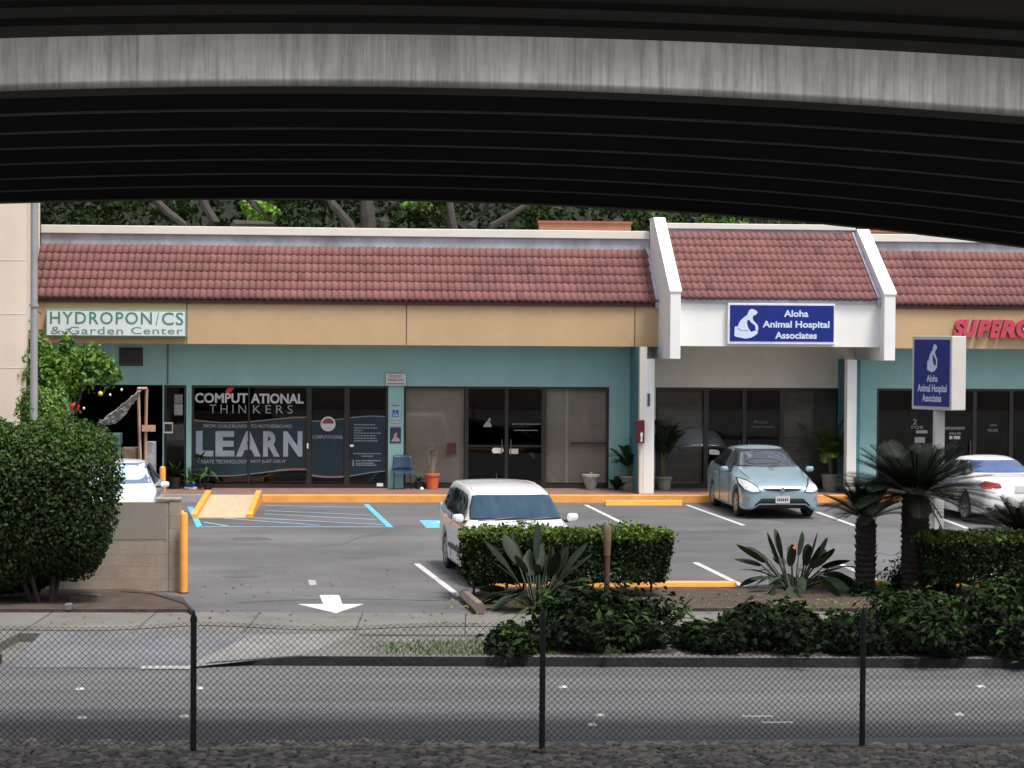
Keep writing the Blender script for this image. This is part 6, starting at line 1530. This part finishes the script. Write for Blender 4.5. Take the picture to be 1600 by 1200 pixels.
# strap-leaved clumps (bird of paradise)
def strap(label, px, py, wpx, top, n, seed, col, flower=False):
    p = G(px, py); s = depth_scale(p); W_ = wpx / s / 2; H_ = F(px, top, p.y).z
    r_ = empty('strap_leaf_plant', (p.x, p.y, 0), 0, label, 'plant', 'strap-leaved plants'); g = np.random.default_rng(seed); parts = []; mb = MB()
    for i in range(n):
        a = 6.28 * i / n * 2.4 + g.uniform(-.3, .3); t = g.uniform(0, 1) ** .8; el = 1.45 - t * 1.15
        d = np.array([math.cos(a) * math.cos(el), math.sin(a) * math.cos(el), math.sin(el)])
        L_ = (H_ * .55 if t < .5 else W_ * .62) * g.uniform(.75, 1.1); b0_ = np.array([p.x + math.cos(a) * .12, p.y + math.sin(a) * .12, 0])
        e_ = b0_ + d * L_ + np.array([0, 0, -.02])
        mb.tube([Vector(b0_), Vector(b0_ + d * L_ * .5 + [0, 0, .03]), Vector(e_)], [.018, .013, .010], 5)
        d2 = d + np.array([0, 0, -.10 - .55 * t]); parts.append(blade(e_, d2, L_ * g.uniform(.75, 1.0), .17 * g.uniform(.8, 1.25), droop=.08 + .25 * t, seg=7, fold=.25, col=np.array(col) * g.uniform(.55, 1.5), side=np.array([-math.sin(a), math.cos(a), 0]) + g.normal(0, .55, 3)))
    foliage('foliage', parts, M['palmleaf'], r_); mb.build('leaf_stalks', mat('stalk_green', (.035, .045, .026), .6), r_)
    if flower:
        mb = MB(); q_ = F(1241, 857, p.y - .3); mb.tube([(q_.x, p.y - .3, q_.z), (q_.x + .03, p.y - .32, q_.z + .08)], [.03, .006], 6); mb.build('flower', mat('flower_orange', (.75, .22, .05), .5), r_)
strap('grey-green strap-leaved clump standing clear on the asphalt edge, left of the palms', 1240, 925, 178, 822, 58, 31, (1.2, 1.45, 1.45), True)
strap('dark strap-leaved clump spreading in front of the clipped hedge', 840, 950, 165, 822, 56, 32, (.7, .85, .8))

# sago palms
def sago(label, px, py, twpx, ctop, wpx, crown_y, nf, seed, L_=1.0, col=(.42, .45, .42), e0=1.15, e1=-.1, dr=.3):
    p = G(px, py); s = depth_scale(p); r_ = twpx / 2 / s; zc = F(px, crown_y, p.y).z
    t = empty('cycad_palm', (p.x, p.y, 0), 0, label, 'palm', 'dark cycad palms'); g = np.random.default_rng(seed)
    mb = MB(); prof = []; z = 0; k = 0
    while z < zc: prof.append((r_ * (1.0 + .14 * (k % 2) + g.uniform(-.05, .05)), z)); z += .045; k += 1
    prof.append((r_ * .6, zc + .06)); mb.lathe(prof, (p.x, p.y, 0), 16)
    trunk = mb.build('trunk', mat('cycad_trunk', (.028, .022, .018), .95, var=.4, scale=8, bump=.6, bscale=20), t)
    mb = MB()
    for i in range(170):
        a = g.uniform(0, 6.28); z = g.uniform(.02, zc); u = Vector((math.cos(a), math.sin(a), 0)); b_ = Vector((p.x, p.y, z)) + u * r_ * .95; sd_ = Vector((-u.y, u.x, 0)) * .035
        tip = b_ + u * .055 + Vector((0, 0, .06)); mb.add([b_ - sd_, b_ + sd_, tip, b_ + Vector((0, 0, -.05))], [(0, 1, 2), (1, 3, 2), (3, 0, 2)])
    mb.build('leaf_base', trunk.data.materials[0], trunk)
    half = wpx / 2 / s; parts = []
    for i in range(nf):
        ring_ = i / nf; el = e0 + (e1 - e0) * ring_ + g.uniform(-.1, .1); a = i * 2.39996 + g.uniform(-.15, .15)
        L2 = half * (1.02 if el < .6 else .9) * g.uniform(.9, 1.08); dr_ = dr * (.7 + .5 * ring_)
        parts.append(frond((p.x + math.cos(a) * r_ * .4, p.y + math.sin(a) * r_ * .4, zc), a, el, L2, .15 * half / .75 + .04, n=52, droop=dr_, w=.010, col=np.array(col) * g.uniform(.6, 1.5), seed=seed * 50 + i, vee=.45))
    foliage('crown', parts, M['palmleaf'], t)
    return t, p, s
sago('shorter dark cycad palm with slim trunk, left of the tall palm', 1352, 930, 29, 750, 170, 812, 34, 51, e0=1.3, e1=.35, dr=.22)
sago('tall wide-crowned dark cycad palm in front of the white sign post', 1429, 932, 40, 690, 250, 772, 96, 52, e0=1.0, e1=-.15, dr=.22)
sago('dark cycad palm cut by the right edge of the view', 1598, 930, 36, 760, 175, 838, 40, 53, e0=1.25, e1=.2, dr=.25)
# dark low growth at the foot of the palms
def mound(name, label, px, pyb, wpx, hpx, n, size, m, seed, col=(1, 1, 1), dep=.6, cat='shrub', group=None, lump=.25, aspect=.6):
    p = G(px, pyb); s = depth_scale(p); W_ = wpx / 2 / s; H_ = hpx / s
    r_ = empty(name, (p.x, p.y, 0), 0, label, cat, group)
    Pn, Nn = clump_points(n, (p.x, p.y + dep * .6, H_ * .36), (W_, dep, H_ * .66), k=30, seed=seed, sub=.36, up=.9)
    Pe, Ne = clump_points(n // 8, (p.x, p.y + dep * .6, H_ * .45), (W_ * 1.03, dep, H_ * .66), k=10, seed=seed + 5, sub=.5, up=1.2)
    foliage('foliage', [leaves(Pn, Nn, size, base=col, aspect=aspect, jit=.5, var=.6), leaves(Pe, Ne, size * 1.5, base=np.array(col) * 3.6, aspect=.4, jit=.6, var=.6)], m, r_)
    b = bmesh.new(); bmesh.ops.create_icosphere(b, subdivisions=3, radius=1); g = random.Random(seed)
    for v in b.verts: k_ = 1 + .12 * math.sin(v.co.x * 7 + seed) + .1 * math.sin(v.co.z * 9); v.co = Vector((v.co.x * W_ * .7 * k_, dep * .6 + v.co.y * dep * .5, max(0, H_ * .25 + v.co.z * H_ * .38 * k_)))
    me = bpy.data.meshes.new('dark_core'); b.to_mesh(me); b.free(); me.materials.append(M['leaf_dark'])  # dark lump paints the shade inside the mound
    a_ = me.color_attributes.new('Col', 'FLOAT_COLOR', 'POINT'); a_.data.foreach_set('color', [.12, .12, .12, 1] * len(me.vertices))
    o = bpy.data.objects.new('dark_core', me); COL.objects.link(o); o.parent = r_; return r_
mound('low_shrub', 'dark knobbly shrub at the foot of the tall palm', 1452, 932, 128, 66, 5200, .07, M['leaf_dark'], 71, (.5, .5, .5), group='dark shrubs at the palm feet', lump=.3)
mound('low_shrub', 'small dark tuft at the foot of the shorter palm', 1352, 936, 50, 26, 1500, .06, M['leaf_dark'], 72, (.6, .6, .6), dep=.25, group='dark shrubs at the palm feet')
# ground-cover mounds between footpath and road
gc = 'ground-cover shrubs along the road kerb'
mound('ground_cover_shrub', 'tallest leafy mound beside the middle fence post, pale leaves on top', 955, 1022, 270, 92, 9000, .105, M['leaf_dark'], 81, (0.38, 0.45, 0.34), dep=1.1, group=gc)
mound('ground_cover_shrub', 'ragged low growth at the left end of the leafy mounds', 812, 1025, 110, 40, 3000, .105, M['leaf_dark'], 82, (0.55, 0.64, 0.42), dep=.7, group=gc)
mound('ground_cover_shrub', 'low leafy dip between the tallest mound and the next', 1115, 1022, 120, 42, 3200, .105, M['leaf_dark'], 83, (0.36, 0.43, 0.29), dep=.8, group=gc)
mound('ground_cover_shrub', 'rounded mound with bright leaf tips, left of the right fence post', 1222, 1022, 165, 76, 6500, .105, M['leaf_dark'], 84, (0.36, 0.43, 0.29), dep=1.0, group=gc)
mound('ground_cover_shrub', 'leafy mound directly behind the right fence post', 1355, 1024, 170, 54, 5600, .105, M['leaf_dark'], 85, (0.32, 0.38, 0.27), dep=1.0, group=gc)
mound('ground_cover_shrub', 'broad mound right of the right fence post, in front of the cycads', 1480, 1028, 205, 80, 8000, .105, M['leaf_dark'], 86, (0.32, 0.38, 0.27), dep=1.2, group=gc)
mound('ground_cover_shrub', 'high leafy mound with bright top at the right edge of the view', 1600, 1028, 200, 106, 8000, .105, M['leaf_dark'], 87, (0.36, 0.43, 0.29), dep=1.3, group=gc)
# long pale drooping leaves on the ground cover
def tuft(px, py, n, L_, w_, seed, col, label, name='long_leaf_plant', m='leaf'):
    p = G(px, py + 40); z0 = F(px, py + 12, p.y).z; g = np.random.default_rng(seed); parts = []
    r_ = empty(name, (p.x, p.y, 0), 0, label, 'plant', 'long-leaved plants')
    for i in range(n):
        a = g.uniform(0, 6.28); el = g.uniform(.2, 1.2); parts.append(blade((p.x + g.uniform(-.2, .2), p.y + g.uniform(-.2, .2), z0 * .6), (math.cos(a) * math.cos(el), math.sin(a) * math.cos(el), math.sin(el)), L_ * g.uniform(.7, 1.2), w_, droop=g.uniform(.3, .8), seg=6, fold=.3, col=np.array(col) * g.uniform(.6, 1.3)))
    foliage('foliage', parts, M[m], r_)
    mb = MB(); mb.tube([(p.x, p.y, 0), (p.x, p.y, z0 * .62)], .02, 5); mb.build('stem', M['bark'], r_)
tuft(870, 935, 22, .75, .06, 91, (1.4, 1.5, 1.5), 'long arching grey-green leaves over the top of the tallest mound')
tuft(1040, 945, 20, .6, .08, 92, (1.4, 1.5, 1.5), 'pale tangled leaves on the right shoulder of the tallest mound')
tuft(1555, 915, 34, .42, .09, 93, (2.2, 2.0, 1.3), 'bright yellow-green leaf tuft in front of the right hedge')
# sparse grass on the verge
g = np.random.default_rng(17); n = 1500
px_ = g.uniform(590, 860, n); K_ = []; parts = []
for i in range(n):
    py_ = g.uniform(1003, 1026) ; p_ = G(px_[i] + g.normal(0, 15), py_); a = g.uniform(0, 6.28); el = g.uniform(.6, 1.5); h_ = g.uniform(.03, .11) * (.5 + .8 * (px_[i] - 590) / 270)
    d = np.array([math.cos(a) * math.cos(el), math.sin(a) * math.cos(el), math.sin(el)]) * h_; sd_ = np.array([-math.sin(a), math.cos(a), 0]) * .007; b_ = np.array([p_.x, p_.y, 0.0])
    V_ = np.array([b_ - sd_, b_ + sd_, b_ + d + sd_ * .2, b_ + d - sd_ * .2]); parts.append((V_, np.array([[0, 1, 2, 3]]), np.tile(np.array([1.6, 1.6, 1.0]) * g.uniform(.6, 1.4), (4, 1))))
V, Fq, C = merge(parts); o = np_mesh('verge_grass', V, Fq, M['leaf'], None, cols=C); o['kind'] = 'stuff'; tag(o, 'thin green grass along the kerb left of the leafy mounds', 'grass')

# trees and wooded backdrop behind the shops
YT1 = 68.0; sT = depth_scale(FP(500, 330, YT1))
TG = 'spreading trees behind the shops'
def big_tree(label, trunk_px, limbs, cx0, cx1, seed, col, n=6500):
    t = empty('spreading_tree', (F(trunk_px, 350, YT1).x, YT1, 0), 0, label, 'tree', TG)
    x0, x1 = F(cx0, 300, YT1).x, F(cx1, 300, YT1).x; parts = []; g = np.random.default_rng(seed)
    for i in range(24):
        c = (g.uniform(x0, x1), YT1 + g.uniform(1.0, 5), g.uniform(6.5, 11.5)); r_ = g.uniform(.45, 1.5) if i % 3 else g.uniform(.35, .8)
        Pn, Nn = blob_points(n // 24, c, (r_ * 1.2, r_, r_ * .6), lump=.35, seed=seed * 31 + i, shell=.4)
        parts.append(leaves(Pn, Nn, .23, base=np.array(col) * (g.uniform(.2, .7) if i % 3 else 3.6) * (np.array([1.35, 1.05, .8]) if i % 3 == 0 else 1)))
    foliage('crown', parts, M['leaf'], t)
    base = Vector((F(trunk_px, 350, YT1).x, YT1, 0)); mb = MB(); mb.tube([base, base + Vector((0, 0, 3)), base + Vector((.1, 0, 6.2))], [.55, .42, .34], 10); tr = mb.build('trunk', M['bark'], t, smooth=True)
    for (pts, r0_, r1_) in limbs:
        P_ = [base + Vector((.1, 0, 5.6))] + [Vector(FP(a, b_, YT1 - .5)) for a, b_ in pts]; k = len(P_)
        mb = MB(); mb.tube(P_, [r0_ + (r1_ - r0_) * i / (k - 1) for i in range(k)], 8); mb.build('limb', M['bark'], t, smooth=True)
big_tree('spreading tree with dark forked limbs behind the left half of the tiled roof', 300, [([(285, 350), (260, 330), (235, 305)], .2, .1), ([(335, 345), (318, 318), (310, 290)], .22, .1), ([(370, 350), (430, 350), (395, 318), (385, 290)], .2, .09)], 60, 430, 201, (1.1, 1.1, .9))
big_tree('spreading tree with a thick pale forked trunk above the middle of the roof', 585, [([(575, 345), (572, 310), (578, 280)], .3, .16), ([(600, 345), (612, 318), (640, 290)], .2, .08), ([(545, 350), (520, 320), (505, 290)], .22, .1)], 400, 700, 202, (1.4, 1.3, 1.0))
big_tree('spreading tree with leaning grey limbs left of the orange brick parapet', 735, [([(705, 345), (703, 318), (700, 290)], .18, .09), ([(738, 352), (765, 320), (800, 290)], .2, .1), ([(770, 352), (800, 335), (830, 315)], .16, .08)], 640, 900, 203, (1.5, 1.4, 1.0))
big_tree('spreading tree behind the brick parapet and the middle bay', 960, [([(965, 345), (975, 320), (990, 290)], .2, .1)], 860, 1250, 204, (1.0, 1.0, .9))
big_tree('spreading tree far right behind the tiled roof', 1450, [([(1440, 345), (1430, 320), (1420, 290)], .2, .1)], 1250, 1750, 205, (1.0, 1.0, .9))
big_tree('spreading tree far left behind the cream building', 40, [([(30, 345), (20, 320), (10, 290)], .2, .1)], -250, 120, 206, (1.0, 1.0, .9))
# wooded slope
g = np.random.default_rng(77); n = 42000
P_ = np.c_[g.uniform(-45, 50, n), g.uniform(76, 80, n), g.uniform(3, 17, n)]; P_[:, 1] += (P_[:, 2] - 3) * .35
N_ = np.tile([0, -1., .5], (n, 1)); k_ = .5 + .5 * np.sin(P_[:, 0] * .9) * np.sin(P_[:, 2] * 1.3 + P_[:, 0] * .4)
V, Fq, C = leaves(P_, N_, .42, base=(.4, .42, .35)); C *= np.repeat(.35 + .9 * k_, 4)[:, None]
o = np_mesh('distant_wood', V, Fq, M['leaf'], None, cols=C); o['kind'] = 'stuff'; tag(o, 'dark wooded mass behind the spreading trees', 'wood')
mb = MB(); mb.add([(-200, 82, -1), (200, 82, -1), (200, 110, 22), (-200, 110, 22), (200, 160, 26), (-200, 160, 26)], [(0, 1, 2, 3), (3, 2, 4, 5)])
struct(mb, 'hill', mat('dark_hillside', (.008, .012, .005), .95, var=.5, scale=.6), fix=False)

# fallen leaves and grit
g = np.random.default_rng(99); parts = []
for i in range(900):
    u = g.uniform()
    if u < .5: p = G(g.uniform(700, 1500), g.uniform(926, 952), .05); z = .056
    elif u < .75: p = G(g.uniform(40, 1500), g.uniform(955, 985)); z = .007
    else: p = G(g.uniform(300, 1400), g.uniform(880, 935)); z = .007
    a = g.uniform(0, 6.28); s_ = g.uniform(.02, .05); d = np.array([math.cos(a), math.sin(a), g.uniform(0, .4)]) * s_; e_ = np.array([-math.sin(a), math.cos(a), 0]) * s_ * .5
    b_ = np.array([p.x, p.y, z]); c = np.array([4.5, 2.0, 2.4]) * g.uniform(.5, 1.6)
    parts.append((np.array([b_ - d, b_ - e_, b_ + d + [0, 0, .008], b_ + e_]), np.array([[0, 1, 2, 3]]), np.tile(c, (4, 1))))
V, Fq, C = merge(parts); o = np_mesh('leaf_litter', V, Fq, M['leaf'], None, cols=C); o['kind'] = 'stuff'; tag(o, 'dry brown fallen leaves scattered over bed, footpath and asphalt', 'leaf litter')
